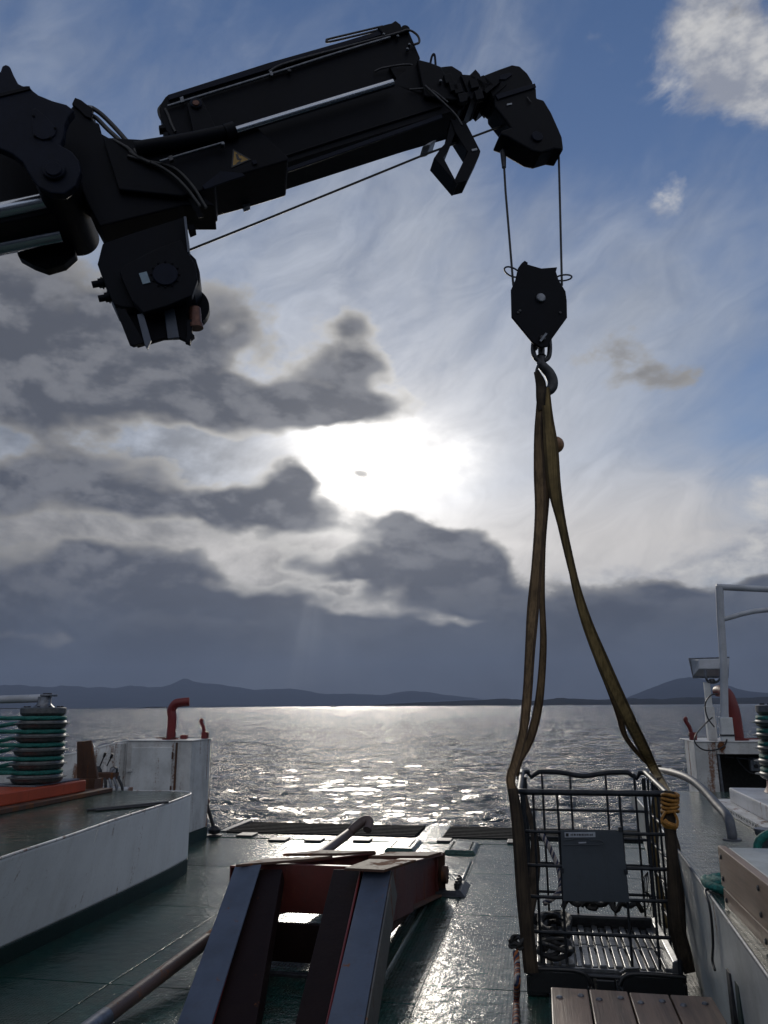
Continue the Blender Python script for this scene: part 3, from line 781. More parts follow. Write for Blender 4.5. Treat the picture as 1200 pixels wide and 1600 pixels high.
# ---- right raised platform
rtop = [(.80, 3.2), (.855, 4.53), (.90, 5.6), (.93, 6.37), (.965, 7.6), (1.0, 8.9), (1.02, 10.3)]
rbot = [(.86, 3.2), (.90, 4.53), (.95, 5.8), (1.02, 6.6), (1.17, 8.1), (1.2, 8.9), (1.2, 10.3)]
rpf = thing('side_platform', 'raised side platform with silver wet top, right of the wire cage', 'platform', (2, 6.5, 0))
MB().prism([(x, y, PZ-.012) for x, y in rtop] + [(1.95, 10.3, PZ-.012), (4.2, 10.3, PZ-.012), (4.2, 3.2, PZ-.012)], (0, 0, .012)).build('platform_top', 'platform_b', rpf, bevel=.004)
vs = []; fs = []
for (bx, by), (tx, ty) in zip(rbot+[(1.5, 10.3)], rtop+[(1.5, 10.3)]): vs += [(bx, by, -.004), (tx, ty, PZ-.014)]
for i in range(len(rbot)): fs.append([2*i, 2*i+2, 2*i+3, 2*i+1])
o = finish('side_wall', vs, fs, 'plate', rpf, False); s = o.modifiers.new('thick', 'SOLIDIFY'); s.thickness = .012; s.offset = 0
o.data.materials.clear(); M['wall_grey'] = paint('pale_grey_hull_paint', (.40, .42, .41), dirt=(.2, .18, .14), rust=.2, rough=.4, grime=.6); o.data.materials.append(M['wall_grey'])
MB().tube(smooth_path([(x-.004, y, PZ-.003) for x, y in rtop], 5), .010, 8).build('edge_bead', 'galv', rpf, True)

# ---- right bulwark locker with dark opening
br = thing('bulwark_box', 'white bulwark locker with dark open front, right of the ramp', 'bulwark', (2.4, 11.2, 0))
X0 = 1.93
b = MB(); b.box(X0, X0+.26, BY0, BY1, .1, 1.42); b.build('corner_post', 'white_rust', br, bevel=.012)
MB().box(X0+.262, 4.2, BY0, BY0+.03, 1.275, 1.42).build('head_plate', 'white_rust', br, bevel=.004)
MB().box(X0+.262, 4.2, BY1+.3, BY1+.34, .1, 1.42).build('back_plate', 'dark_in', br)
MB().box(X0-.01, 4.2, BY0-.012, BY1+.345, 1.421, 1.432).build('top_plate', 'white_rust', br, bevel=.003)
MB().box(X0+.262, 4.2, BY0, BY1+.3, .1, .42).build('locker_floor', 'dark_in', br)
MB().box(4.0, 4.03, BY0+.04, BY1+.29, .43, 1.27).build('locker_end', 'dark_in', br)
MB().tube([(X0+.30, BY0+.05, .43), (X0+.285, BY0+.05, 1.27)], .022, 10).build('riser_pipe', 'galv', br, True)
MB().obox((2.72, BY0+.35, 1.13), (.065, 0, 0), (0, .04, 0), (0, 0, .085)).build('switch_box', 'galv', br, bevel=.008)
MB().lathe((2.72, BY0+.308, 1.11), [(.026, 0), (.026, -.02)], 14, axis=(0, 1, 0)).build('switch', 'black', br)
MB().tube(smooth_path([(2.45, BY0+.2, 1.27), (2.52, BY0+.2, 1.13), (2.66, BY0+.25, 1.02), (2.95, BY0+.3, 1.05)], 6), .010, 8).build('cable', 'black', br, True)
MB().tube(smooth_path([(2.33, BY0+.2, 1.23), (2.55, BY0+.2, 1.21), (2.68, BY0+.25, 1.2)], 6), .008, 8).build('cable', 'galv', br, True)
MB().prism([(2.55, BY0+.15, .43), (2.55, BY0+.15, .74), (2.62, BY0+.15, .82), (2.95, BY0+.15, .83), (2.95, BY0+.15, .43)], (0, .2, 0)).build('pump_housing', 'steel_dark', br, bevel=.02)
MB().lathe((2.26, BY0-.001, 1.37), [(.05, 0), (.05, -.006), (.02, -.010)], 16, axis=(0, 1, 0)).build('eye_plate', 'rust', br)
c2 = gy(1079, 1156, 11.3)
red_cleat('release_hook', 'dark red hook on the left corner of the right bulwark locker', (X0+.06, 11.3, z0), 'release hooks on the bulwarks')
def g11(px, py): return gy(px, py, 11.2)
rv0 = g11(1156, 1163)
v2 = bent_vent('vent_pipe', 'red vent pipe turned away behind the white post, on right locker', (rv0.x, 11.25, z0),
     [(rv0.x, 11.25, z0), (rv0.x-.01, 11.25, 1.75), (rv0.x-.035, 11.27, 1.93), (rv0.x-.06, 11.33, 2.03), (rv0.x-.09, 11.48, 2.07), (rv0.x-.11, 11.62, 2.07)], .075, .13)
MB().obox((rv0.x+.08, 11.15, z0+.022), (.20, 0, 0), (0, .012, 0), (0, 0, .009)).build('clamp_bar', 'red', v2)

# ---- floodlight on its post
fl = thing('floodlight', 'grey floodlight seen from behind on a white post', 'floodlight', (2.33, 11.3, z0))
pA, pB = g11(1114, 1160), g11(1113, 1066)
MB().box(pA.x-.055, pA.x+.055, 11.16, 11.27, z0+.001, 1.86).build('post', 'white_rust', fl, bevel=.006)
MB().box(pA.x-.035, pA.x+.04, 11.18, 11.25, 1.861, pB.z).build('upper_post', 'white', fl, bevel=.004)
A_, B_, C_, D_ = g11(1086, 1028), g11(1143, 1026), g11(1141, 1056), g11(1090, 1056)
fr = [A_+Vector((.03, 0, .02)), B_+Vector((0, 0, .02)), C_, D_]
hd = MB(); bk = [A_*.72+C_*.28, B_*.8+D_*.2, C_*.82+A_*.18, D_*.82+B_*.18]
f2 = [q+Vector((0, .20, -.02)) for q in (A_, B_, C_, D_)]
hd.hexa([D_+Vector((.02, -.02, .09)), C_+Vector((-.02, -.02, .09)), C_+Vector((.02, .22, 0)), D_+Vector((-.02, .22, 0)),
         A_+Vector((.05, .02, -.02)), B_+Vector((-.02, .02, -.02)), B_+Vector((.02, .22, -.01)), A_+Vector((-.02, .22, -.01))])
hd.build('lamp_housing', 'white_clean', fl, bevel=.012)
MB().hexa([D_+Vector((-.02, .221, -.025)), C_+Vector((.025, .221, -.025)), C_+Vector((.025, .245, -.025)), D_+Vector((-.02, .245, -.025)),
           A_+Vector((-.045, .221, .012)), B_+Vector((.025, .221, .012)), B_+Vector((.025, .245, .012)), A_+Vector((-.045, .245, .012))]).build('bezel', 'galv', fl, bevel=.004)
MB().hexa([D_+Vector((.01, .2455, .0)), C_+Vector((0, .2455, .0)), C_+Vector((0, .249, 0)), D_+Vector((.01, .249, 0)),
           A_+Vector((-.01, .2455, -.02)), B_+Vector((0, .2455, -.02)), B_+Vector((0, .249, -.02)), A_+Vector((-.01, .249, -.02))]).build('lamp_glass', 'glass', fl)
MB().tube(smooth_path([g11(1101, 1046)-Vector((0, .05, 0)), g11(1103, 1062)-Vector((0, .05, 0)), g11(1113, 1067)+Vector((0, .01, 0)), g11(1123, 1062)-Vector((0, .05, 0)), g11(1125, 1046)-Vector((0, .05, 0))], 6), .016, 8).build('yoke', 'galv', fl, True)
MB().lathe((pB.x, 11.215, pB.z-.005), [(.05, 0), (.05, .02), (.03, .05)], 14).build('swivel', 'steel_dark', fl, True)
def cable(name, label, pts, y, r=.009):
    o = MB().tube(smooth_path([gy(px, py, yy_) for px, py, yy_ in pts], 8), r, 8).build(name, 'black', None, True)
    return tag(o, label, 'cable')
cable('power_cable', 'black cable looping from the floodlight post down over the locker front',
      [(1121, 1084, 11.1), (1110, 1087, 11.0), (1102, 1100, 11.0), (1105, 1120, 11.0), (1116, 1136, 11.05)], 11)
cable('power_cable', 'black cable hanging in a low loop across the locker corner',
      [(1113, 1121, 11.06), (1103, 1130, 11.0), (1088, 1147, 10.9), (1086, 1160, 10.86), (1098, 1171, 10.86), (1116, 1172, 10.86), (1132, 1165, 10.86), (1137, 1150, 11.0)], 11)
# ---- white pipe railing
rlg = thing('pipe_railing', 'tall white pipe railing rising behind the right rope roller', 'railing', (2.42, 10.98, z0))
pt = [gy(1125, 918, 11.0), gy(1135, 1130, 11.0)]
MB().tube([gy(1124, 916, 11.0), gy(1126, 965, 11.0), gy(1131, 1045, 11.0), gy(1132, 1122, 11.0)], .050, 16).build('post', 'white_clean', rlg, True)
MB().tube([gy(1119, 917, 11.0), gy(1205, 921, 11.0), gy(1400, 930, 11.0)], .043, 16).build('top_rail', 'white_clean', rlg, True)
MB().tube(smooth_path([gy(1126, 968, 11.0), gy(1140, 965, 11.0), gy(1165, 958, 11.0), gy(1200, 953, 11.0), gy(1300, 950, 11.0), gy(1400, 960, 11.0)], 6), .034, 14).build('mid_rail', 'white_clean', rlg, True)
q0 = gy(1133, 1121, 11.0)
MB().box(q0.x-.075, q0.x+.075, 10.94, 11.06, z0+.001, q0.z).build('socket', 'white', rlg, bevel=.006)
MB().box(q0.x-.08, q0.x+.08, 10.935, 11.065, z0+.06, z0+.085).build('band', 'steel_dark', rlg)
q1 = gy(1400, 930, 11.0); MB().tube([q1, (q1.x, 11.0, z0)], .05, 12).build('post', 'white_clean', rlg, True)

# ---- right rope roller
RC = (2.33, 8.3)
def base_right(t_):
    pa, pb, pc = gz(1152, 1226, 1.06), gz(1200, 1262, 1.06), None
    MB().hexa([(1.83, 8.72, .945), (1.80, 6.6, .945), (2.9, 6.6, .945), (2.9, 8.72, .945),
               (1.83, 8.72, 1.08), (1.80, 6.6, 1.08), (2.9, 6.6, 1.08), (2.9, 8.72, 1.08)]).build('base', 'white_clean', t_, bevel=.01)
    bb = MB(); x0 = 1.79
    bb.box(1.70, 2.95, 6.5, 8.98, PZ+.004, .905); bb.box(1.70, 2.95, 6.5, 8.98, .93, .944)
    for i in range(26):
        y_ = 6.52+i*.095; bb.box(1.70, 2.9, y_, y_+.045, .905, .93)
    bb.build('perforated_bed', 'white_rust', t_)
    MB().lathe((RC[0], RC[1], 1.081), [(.27, 0), (.24, .05), (.235, .11)], 32).build('red_collar', 'red', t_, True)
def none_(t_, zt):
    MB().lathe((RC[0], RC[1], zt+.096), [(.10, 0), (.07, .03), (.07, .12)], 20).build('spindle', 'galv', t_, True)
rr_ = roller('rope_roller', 'right stack of pale edged sheaves with green rope on white perforated bed', RC, 1.192, .60, .275, base_right, none_)
for i in range(5):
    z = 1.192 + i*.12 + .12*.85; r0 = .275*(1.0+.06*(1-i/5))*.80+.024
    pts = [Vector((4.0, RC[1]+r0+.05, z))] + [Vector((RC[0]+math.cos(R(90+20*k))*r0, RC[1]+math.sin(R(90+20*k))*r0, z-.002*k)) for k in range(10)] + [Vector((4.0, RC[1]-r0-.03, z-.03))]
    mbq = MB(); rope(mbq, pts, .024, 5)
    tag(mbq.build('mooring_rope', 'green_rope', None, True), ['lowest dark green rope turn on the right roller', 'second lowest dark green rope turn, right roller', 'middle dark green rope turn on the right roller',
        'second highest dark green rope turn, right roller', 'topmost dark green rope turn on the right roller'][i], 'rope', 'green ropes round the right roller')
MB().lathe((4.0, 8.3, .945), [(.2, 0), (.2, .95)], 32).build('drum', 'steel_dark', rr_, True)
MB().box(3.7, 4.19, 7.9, 8.7, PZ+.001, .944).build('base', 'rust', rr_)

# ---- wooden fence and steel ledge, grab rail
FX = .90
fa, fb, fc, fd = gx(1121, 1321, FX), gx(1198, 1380, FX), gx(1146, 1497, FX), gx(1200, 1565, FX)
Y0, Y1 = 2.6, fa.y
fn = thing('plank_fence', 'weathered three board wooden fence with bolts at lower right', 'fence', (FX, 4.2, .57))
ztop, zbot = fa.z, .55
hb_ = (ztop-zbot)/3
for i in range(3):
    z1 = ztop-hb_*i; z0_ = z1-hb_+.007
    ya = Y1 - (.03*i)
    o = MB().box(FX-.0, FX+.042, Y0, ya, z0_, z1).build('plank', 'wood_y', fn, bevel=.004)
    for yb in (ya-.07, ya-.80, ya-1.6):
        for zq in (z0_+.045, z1-.045):
            MB().lathe((FX-.001, yb, zq), [(.013, 0), (.013, -.004), (.008, -.008)], 8, axis=(1, 0, 0)).build('bolt', 'steel_dark', o)
for y in (4.62, 3.9, 3.0):
    MB().box(FX-.045, FX-.001, y-.10, y-.02, -.0, zbot+.05).build('leg', 'steel_dark', fn, bevel=.003)
    MB().box(FX-.045, FX-.001, y-.28, y-.20, -.0, zbot+.05).build('leg', 'boot', fn, bevel=.003)
lg = MB().box(FX+.05, FX+.30, Y0, Y1-.02, PZ+.002, ztop-.005).build('steel_ledge', 'wall_grey', None, bevel=.005)
tag(lg, 'grey painted steel ledge behind the top board of the fence', 'ledge')
gr_ = thing('grab_rail', 'bent grey steel grab rail curving down behind the wooden fence', 'handrail', (FX+.14, 4.72, ztop))
gp = [gx(1028, 1203, FX+.12), gx(1050, 1207, FX+.12), gx(1075, 1216, FX+.12), gx(1098, 1233, FX+.12), gx(1120, 1257, FX+.12), gx(1137, 1277, FX+.12), gx(1143, 1300, FX+.12), gx(1146, 1330, FX+.12)]
gp[-1].z = ztop-.004
MB().tube(smooth_path(gp, 6), .027, 16).build('rail', 'rail_grey', gr_, True)
MB().lathe((gp[-1].x, gp[-1].y, ztop-.0045), [(.05, 0), (.05, .01)], 16).build('foot_ring', 'rail_grey', gr_)
q = gp[0]; MB().lathe(q+Vector((.0, .0, .0)), [(.034, -.03), (.034, .045)], 12).build('end_cap', 'black', gr_)

# ---- green rope coil and cord on the right platform edge
cmb = MB(); cc_ = Vector((1.00, 5.0, PZ)); pts = []
for k in range(34):
    a = 2.6+k*.5; q = .155 - .0027*k
    pts.append(cc_+Vector((math.cos(a)*q*.85, math.sin(a)*q*1.25, .027+.0014*k+.012*math.sin(a*.7))))
rope(cmb, pts, .025, 4)
tag(cmb.build('rope_coil', 'green_rope', None, True), 'small coil of green rope on the platform edge left of the fence', 'rope')
hmb = MB(); a = gz(1190, 1320, 1.05)
rope(hmb, [gy(1204, 1302, 5.5), gy(1194, 1306, 5.5), gy(1185, 1316, 5.5), gy(1184, 1334, 5.5), gy(1186, 1350, 5.5), gy(1196, 1352, 5.5), gy(1208, 1348, 5.5)], .026, 6)
tag(hmb.build('mooring_rope', 'green_rope', None, True), 'green rope hitched over the grey bollard at the right edge', 'rope')
bo = thing('bollard', 'small grey bollard under a green rope hitch at the right edge', 'bollard', (gy(1200, 1360, 5.56).x, 5.62, PZ))
bx_ = gy(1199, 1330, 5.6).x
MB().lathe((bx_, 5.62, PZ+.001), [(.085, 0), (.055, .015), (.05, .20), (.062, .22), (.06, .245)], 20).build('post', 'galv', bo, True)
crd = MB().tube(smooth_path([Vector((.95, 4.93, PZ+.03)), Vector((.85, 4.90, PZ+.02)), gx(1108, 1412, .838), gx(1112, 1440, .842), gx(1114, 1475, .848), gx(1113, 1500, .852), gx(1117, 1516, .85)], 6), .007, 8).build('thin_cord', 'black', None, True)
tag(crd, 'thin black cord hanging from the rope coil down the grey wall', 'cord')

# ---- plank bench in the right foreground
bn = thing('plank_bench', 'low bench of broad weathered planks with bolt heads at bottom right', 'bench', (.4, 3.9, 0))
bxs = [gz(px, 1545, .45).x for px in (859.5, 919, 980, 1041.5, 1106)]; bxs.append(bxs[-1]+.205)
for i in range(4):
    ye = 4.655-.004*i
    o = MB().box(bxs[i]+.004, bxs[i+1]-.004, 2.7, ye, .405, .45+.002*(i % 2)).build('plank', 'wood_y', bn, bevel=.006)
    for f in (.22, .75):
        for yb in (ye-.11-.04*(f < .5), ye-1.0):
            MB().lathe((bxs[i]+.205*f, yb, .4505+.002*(i % 2)), [(.017, 0), (.016, .004), (.010, .009)], 10).build('bolt', 'galv', o)
for y in (4.45, 3.0):
    MB().box(bxs[0]+.03, bxs[4]-.02, y-.04, y+.04, .34, .404).build('cross_beam', 'steel_dark', bn)
    for x in (bxs[0]+.07, bxs[4]-.07):
        MB().box(x-.035, x+.035, y-.035, y+.035, .0, .339).build('leg', 'steel_dark', bn)

# ================================================================== TRESTLE (red and blue steel frame)
tr = thing('steel_trestle', 'red and blue grey steel beam trestle standing on the deck', 'trestle', (-1.75, 6.6, 0))
def ibeam(name, a, b, up, w, h, tf, tw, mats3, parent):
    """I section from a to b (centre of the top flange's outer face), flanges w wide, h deep"""
    a, b, up = Vector(a), Vector(b), Vector(up)
    d = (b-a).normalized(); sx = d.cross(up).normalized(); up = sx.cross(d).normalized(); mid = (a+b)/2; hd_ = (b-a)/2
    root = MB().obox(mid-up*tf/2, hd_, sx*w/2, up*tf/2).build(name, mats3[0], parent, bevel=.004)
    MB().obox(mid-up*(h/2), hd_*.999, sx*tw/2, up*(h/2-tf-.0005)).build('web', mats3[1], root)
    MB().obox(mid-up*(h-tf/2), hd_, sx*w/2, up*tf/2).build('lower_flange', mats3[2], root, bevel=.004)
    return root
LT0 = (gy(373, 1352, 6.4)+gy(402, 1352, 6.4))/2; LT1 = (gy(276, 1600, 4.9)+gy(331, 1600, 4.9))/2
RT0 = (gy(567, 1360, 6.4)+gy(612, 1360, 6.4))/2; RT1 = (gy(513, 1600, 4.9)+gy(567, 1600, 4.9))/2
for a, b in ((LT0, LT1), (RT0, RT1)):
    d = (b-a).normalized(); b2 = a + (b-a)*1.07
    ibeam('leg', a, b2, Vector((0, -.5, .85)), .215, .27, .016, .012, ('bluegrey', 'red_beam', 'red_beam'), tr)
for tq, bq in (((403, 441), (332, 400)), ((521, 566), (461, 513))):
    a0, a1 = gy(tq[0], 1358, 6.47), gy(tq[1], 1358, 6.47); b0, b1 = gy(bq[0], 1600, 4.97), gy(bq[1], 1600, 4.97)
    b0 += (b0-a0)*.03; b1 += (b1-a1)*.03
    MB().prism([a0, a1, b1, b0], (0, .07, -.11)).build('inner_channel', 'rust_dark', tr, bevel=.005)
    MB().tube([a0+Vector((.004, -.012, .012)), b0+Vector((.004, -.012, .012))] if tq[0] < 450 else [a1+Vector((-.004, -.012, .012)), b1+Vector((-.004, -.012, .012))], .009, 8).build('flange_lip', 'red', tr, True)
a_, b_ = RT0+Vector((.112, 0, -.004)), RT1+(RT1-RT0)*.06+Vector((.112, 0, -.004))
MB().prism([a_, b_, b_+Vector((.012, .12, -.20)), a_+Vector((.012, .12, -.20))], (.012, 0, 0)).build('side_plate', 'rust_grey', tr, bevel=.003)
for b in (LT1, RT1): MB().box(b.x-.16, b.x+.16, b.y-.45, b.y-.10, .001, .014).build('foot_plate', 'steel_dark', tr)
# long beams to the far foot
RBa, RBb = gy(602, 1353, 6.5), gy(693, 1331, 8.7)
LBa, LBb = gy(395, 1351, 6.5), gy(585, 1329, 8.7)
for (a, b, s) in ((RBa, RBb, 1), (LBa, LBb, -1)):
    a = a-Vector((.10, 0, .016)); b = b-Vector((.10, 0, .016))
    ibeam('long_beam', a, b, (0, 0, 1), .20, .40, .018, .06, ('red_beam', 'red_beam', 'rust'), tr)
    # box-in plate on the outer face
    d = (b-a); n_ = Vector((d.y, -d.x, 0)).normalized()*(.101 if s > 0 else -.101)
    p = [a+n_+d*.0-Vector((0, 0, .0)), a+n_+d*.38, a+n_+d*.38-Vector((0, 0, .405)), a+n_-Vector((0, 0, .405))]
    MB().prism(p, n_.normalized()*.012).build('side_plate', 'red_beam', tr, bevel=.002)
    e = b - Vector((0, 0, .2))
    MB().lathe(e+n_.normalized()*.10+d.normalized()*-.06, [(.085, 0), (.085, .05), (.03, .055)], 20, axis=n_).build('pivot_boss', 'rust', tr, True)
    MB().obox(b+d.normalized()*.012-Vector((0, 0, .2)), (.11, 0, 0), d.normalized()*.011, (0, 0, .21)).build('end_plate', 'rust', tr, bevel=.003)
# cross beams
def cross(pL, pR, ztop, depth, y, th, name, mat):
    MB().box(pL, pR, y-th/2, y+th/2, ztop-depth, ztop).build(name, mat, tr, bevel=.004)
cz = lambda py, y: gy(470, py, y).z
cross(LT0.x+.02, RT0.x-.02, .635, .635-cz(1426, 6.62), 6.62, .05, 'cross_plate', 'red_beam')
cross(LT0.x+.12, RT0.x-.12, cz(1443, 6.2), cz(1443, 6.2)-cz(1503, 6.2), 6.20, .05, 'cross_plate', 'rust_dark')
cross(LT0.x+.10, RT0.x-.10, cz(1521, 6.0), cz(1521, 6.0)-cz(1536, 6.0), 6.0, .06, 'cross_plate', 'steel_dark')
cross(LBb.x-.05, RBb.x-.05, .36, .32, 8.62, .05, 'cross_plate', 'red_beam')
# pads on top
def pad(q4, z, th, name='top_pad'):
    p = [gz(px, py, z) for px, py in q4]
    MB().prism(p, (0, 0, -th)).build(name, 'rust', tr, bevel=.003)
pad([(368, 1351), (479, 1342), (520, 1337), (415, 1341)], .672, .02)
pad([(538, 1356), (600, 1359), (650, 1343), (577, 1342)], .688, .02)
pad([(442, 1334), (537, 1333), (586, 1329), (500, 1328)], .640, .022)
pad([(580, 1337), (668, 1337), (690, 1331), (608, 1331)], .640, .022)
# far foot with bolts
ft = gz(706, 1388, 0)
fo = MB().add([(-1.28, 8.55, .001), (-.84, 8.55, .001), (-.84, 9.15, .001), (-1.28, 9.15, .001), (-1.24, 8.62, .05), (-.90, 8.62, .05), (-.90, 9.1, .05), (-1.24, 9.1, .05)],
              [[3,2,1,0],[4,5,6,7],[0,1,5,4],[1,2,6,5],[2,3,7,6],[3,0,4,7]]).build('foot_plate', 'steel_dark', tr, bevel=.006)
for i in range(3): MB().lathe((-.95, 8.72+i*.15, .0505), [(.030, 0), (.030, .05), (.018, .055), (.018, .075)], 6).build('bolt', 'steel_dark', fo)
MB().box(-2.1, -1.65, 8.5, 8.95, .001, .03).build('foot_plate', 'steel_dark', tr, bevel=.004)
# lower tie under the right long beam
MB().tube([Vector((-1.28, 8.3, .05)), Vector((-1.38, 6.3, .12))], .05, 10).build('tie_bar', 'rust', tr, True)

# ---- long bent steel pipe leaning past the trestle
pa = gz(166, 1588, .062); pb = gy(545, 1302, 9.25)
pd = (pb-pa)
tip = [gy(562, 1287, 9.32), gy(570, 1281.5, 9.36), gy(576, 1282, 9.36), gy(577, 1289, 9.33), gy(574, 1297, 9.27)]
pp = thing('bent_pipe', 'long rusty bent pipe leaning past the left side of the trestle', 'pipe', pa)
MB().tube([pa - pd*.10, pa+pd*.0, pa+pd*.3, pa+pd*.6, pa+pd*.9] + smooth_path([pb]+tip, 5), .052, 16).build('pipe', 'pipe', pp, True)
MB().tube([pa-pd*.12, pa-pd*.0], .055, 16).build('end_sleeve', 'galv', pp, True)
sp_ = pa+pd*.86
MB().box(sp_.x-.03, sp_.x+.03, sp_.y-.03, sp_.y+.03, .001, sp_.z-.045).build('prop', 'rust', pp)

# ================================================================== CRANE
cr = thing('deck_crane', 'black knuckle boom deck crane reaching in from the upper left', 'crane', (-3.5, 5.0, 6.0))
def shape(pts, o0, o1):
    """outline in the boom's plane; points flagged b were sighted on the far face"""
    out = []
    for q in pts:
        f = q[2] if len(q) == 3 else 0.0
        v = gc(q[0], q[1], o0+(o1-o0)*f) - CN*((o1-o0)*f)
        out.append(v)
    return out, CN*(o1-o0)
def cplate(name, pts, o0, o1, mat='crane', parent=cr, bevel=.012):
    p, off = shape(pts, o0, o1)
    return MB().prism(p, off).build(name, mat, parent, bevel=bevel)
def ctube(name, pts, r, mat, parent=cr, n=14):
    return MB().tube(smooth_path([gc(px, py, o) for px, py, o in pts], 6), r, n).build(name, mat, parent, True)
def cdisc(name, px, py, o0, o1, r, mat, parent=cr, n=36):
    c = gc(px, py, o0)
    return MB().lathe(c, [(r-.006, 0), (r, .006), (r, o1-o0-.006), (r-.006, o1-o0)], n, axis=CN).build(name, mat, parent, True)
B = 1.0
# main boom and sleeve
boom = cplate('main_boom', [(360, 212), (480, 172), (612, 130), (650, 96), (690, 120), (716, 172), (706, 214, B), (622, 240, B), (430, 302, B), (380, 300, B)], -.10, .28)
sleeve = cplate('boom_sleeve', [(160, 214), (250, 219), (300, 222), (362, 207), (400, 196), (437, 232), (447, 302, B), (446, 307, B), (384, 326, B), (340, 338, B), (340, 347, B), (292, 361, B), (200, 352, B)], -.16, .34)
rib = ctube('stiffening_rib', [(428, 250, -.112), (560, 207, -.112), (690, 166, -.112)], .010, 'crane', boom, 8)
# sheared lower chine strip proud of the boom side
cplate('wear_strip', [(448, 262), (690, 178), (692, 184), (450, 268)], -.118, -.101, 'crane_blue', boom, .003)
# upper extension housing
up_ = cplate('extension_housing', [(250, 163), (258, 151), (263, 147), (420, 97), (600, 46), (626, 40), (640, 50), (657, 90), (640, 112), (612, 127), (365, 202), (268, 214), (260, 205), (250, 182)], -.02, .34)
cplate('housing_rail', [(262, 148), (598, 46), (600, 53), (264, 156)], -.045, -.021, 'crane_blue', up_, .004)
ctube('hydraulic_pipe', [(262, 166, -.05), (420, 117, -.05), (520, 85, -.05), (610, 58, -.05)], .012, 'galv', up_)
ctube('hydraulic_pipe', [(420, 112, -.055), (450, 98, -.055), (560, 68, -.055), (620, 52, -.055), (638, 47, -.055), (652, 55, -.055), (655, 66, -.055), (646, 70, -.055)], .011, 'steel_dark', up_)
ctube('hydraulic_pipe', [(595, 46, .1), (560, 55, .1), (514, 65.5, .1), (511, 63, .1), (514, 61, .1), (560, 50, .1), (598, 41, .1)], .010, 'steel_dark', up_)
cplate('valve_block', [(590, 42), (603, 38), (612, 36), (618, 32), (626, 38), (630, 50), (600, 54)], -.06, .12, 'crane', up_, .006)
cdisc('valve_cap', 634, 44, -.05, .1, .042, 'crane', up_)
for k, (px, py) in enumerate(((622, 55), (640, 68), (637, 75), (600, 52))): cdisc('fitting', px, py, -.075, -.03, .013, 'galv', up_, 10)
ctube('hose_loop', [(585, 112, -.05), (600, 106, -.06), (640, 101, -.07), (656, 112, -.07), (654, 119, -.07), (645, 118, -.06)], .009, 'steel_dark', up_)
ctube('grab_loop', [(672, 101, 0), (675, 88, 0), (679, 86, 0), (681, 106, 0)], .011, 'crane_blue', up_)
cplate('slide_bracket', [(608, 104), (660, 128), (664, 136), (640, 134), (620, 124)], -.06, -.02, 'crane', up_, .004)
# left end of the extension housing: clamps and hoses
cplate('end_clamp', [(292, 162), (314, 153), (338, 200), (316, 212), (302, 205)], -.09, -.02, 'crane', up_, .006)
cdisc('pin', 306, 160, -.115, -.06, .052, 'crane_blue', up_)
cdisc('pin_bush', 306, 160, -.125, -.116, .030, 'bronze', up_)
ctube('hose_loop', [(252, 165, 0), (248, 172, .0), (250, 182, .0), (256, 192, .0), (262, 198, .0)], .013, 'black', up_)
ctube('hose_loop', [(258, 170, -.03), (263, 180, -.03), (268, 194, -.03), (274, 206, -.03)], .012, 'black', up_)
cplate('cable_clip', [(248, 196), (256, 194), (258, 200), (248, 201)], -.02, .06, 'crane', up_, .002)
cplate('cable_clip', [(255, 207), (262, 206), (264, 214), (257, 214)], -.02, .06, 'crane', up_, .002)
cplate('cable_clip', [(281, 152), (286, 150), (288, 158), (283, 160)], -.07, -.045, 'galv', up_, .002)
cplate('cable_clip', [(421, 111), (425, 110), (427, 117), (423, 118)], -.07, -.045, 'galv', up_, .002)
cdisc('fitting', 452, 109, -.07, -.03, .018, 'steel_dark', up_, 12)
# extension cylinder with chromed rod
ctube('cylinder_barrel', [(212, 233, -.20), (290, 220, -.20), (366, 204, -.20)], .062, 'crane', cr, 24)
ctube('cylinder_collar', [(352, 208, -.20), (367, 203.5, -.20)], .072, 'crane', cr, 24)
ctube('chromed_rod', [(366, 205, -.20), (490, 167, -.20), (614, 129.5, -.20)], .034, 'chrome', cr, 20)
ctube('hydraulic_pipe', [(250, 252, -.22), (300, 237, -.22), (348, 223, -.22)], .010, 'galv', cr)
cdisc('fitting', 348, 223, -.25, -.19, .018, 'galv', cr, 12)
cplate('cable_clip', [(263, 244), (269, 242), (271, 249), (265, 251)], -.245, -.205, 'steel_dark', cr, .002)
# hazard triangle sticker
sk = cplate('warning_sticker', [(361.5, 262), (364, 233), (392, 249)], -.1645, -.1615, 'yellow', sleeve, 0)
for s_ in ([(361.5, 262), (364, 233), (366, 236), (363.8, 258.5)], [(364, 233), (392, 249), (388.5, 249), (366, 236)], [(392, 249), (361.5, 262), (363.8, 258.5), (388.5, 249)]):
    cplate('sticker_border', s_, -.1665, -.1646, 'sticker_black', sk, 0)
cplate('sticker_symbol', [(368, 240), (372, 242), (374, 247), (378, 248), (376, 251), (370, 249)], -.1665, -.1646, 'sticker_black', sk, 0)
cplate('sticker_symbol', [(369, 255), (374, 251.5), (377, 252.5), (372, 256)], -.1665, -.1646, 'sticker_black', sk, 0)
for k in range(3): cplate('sticker_symbol', [(370+k*2.2, 237+k*1.3), (371.2+k*2.2, 237.6+k*1.3), (372+k*2.2, 241.5+k), (370.8+k*2.2, 241+k)], -.1668, -.1647, 'sticker_black', sk, 0)
cplate('bolt_lug', [(393, 251), (400, 249), (402, 255), (396, 257)], -.18, -.161, 'crane_blue', sleeve, .003)
cplate('side_bracket', [(316, 290), (345, 267), (378, 270), (384, 274), (350, 285), (320, 296)], -.18, -.161, 'crane_blue', sleeve, .004)
cplate('bottom_lug', [(378, 318), (390, 314), (391, 321), (381, 325)], .27, .335, 'galv', sleeve, .003)
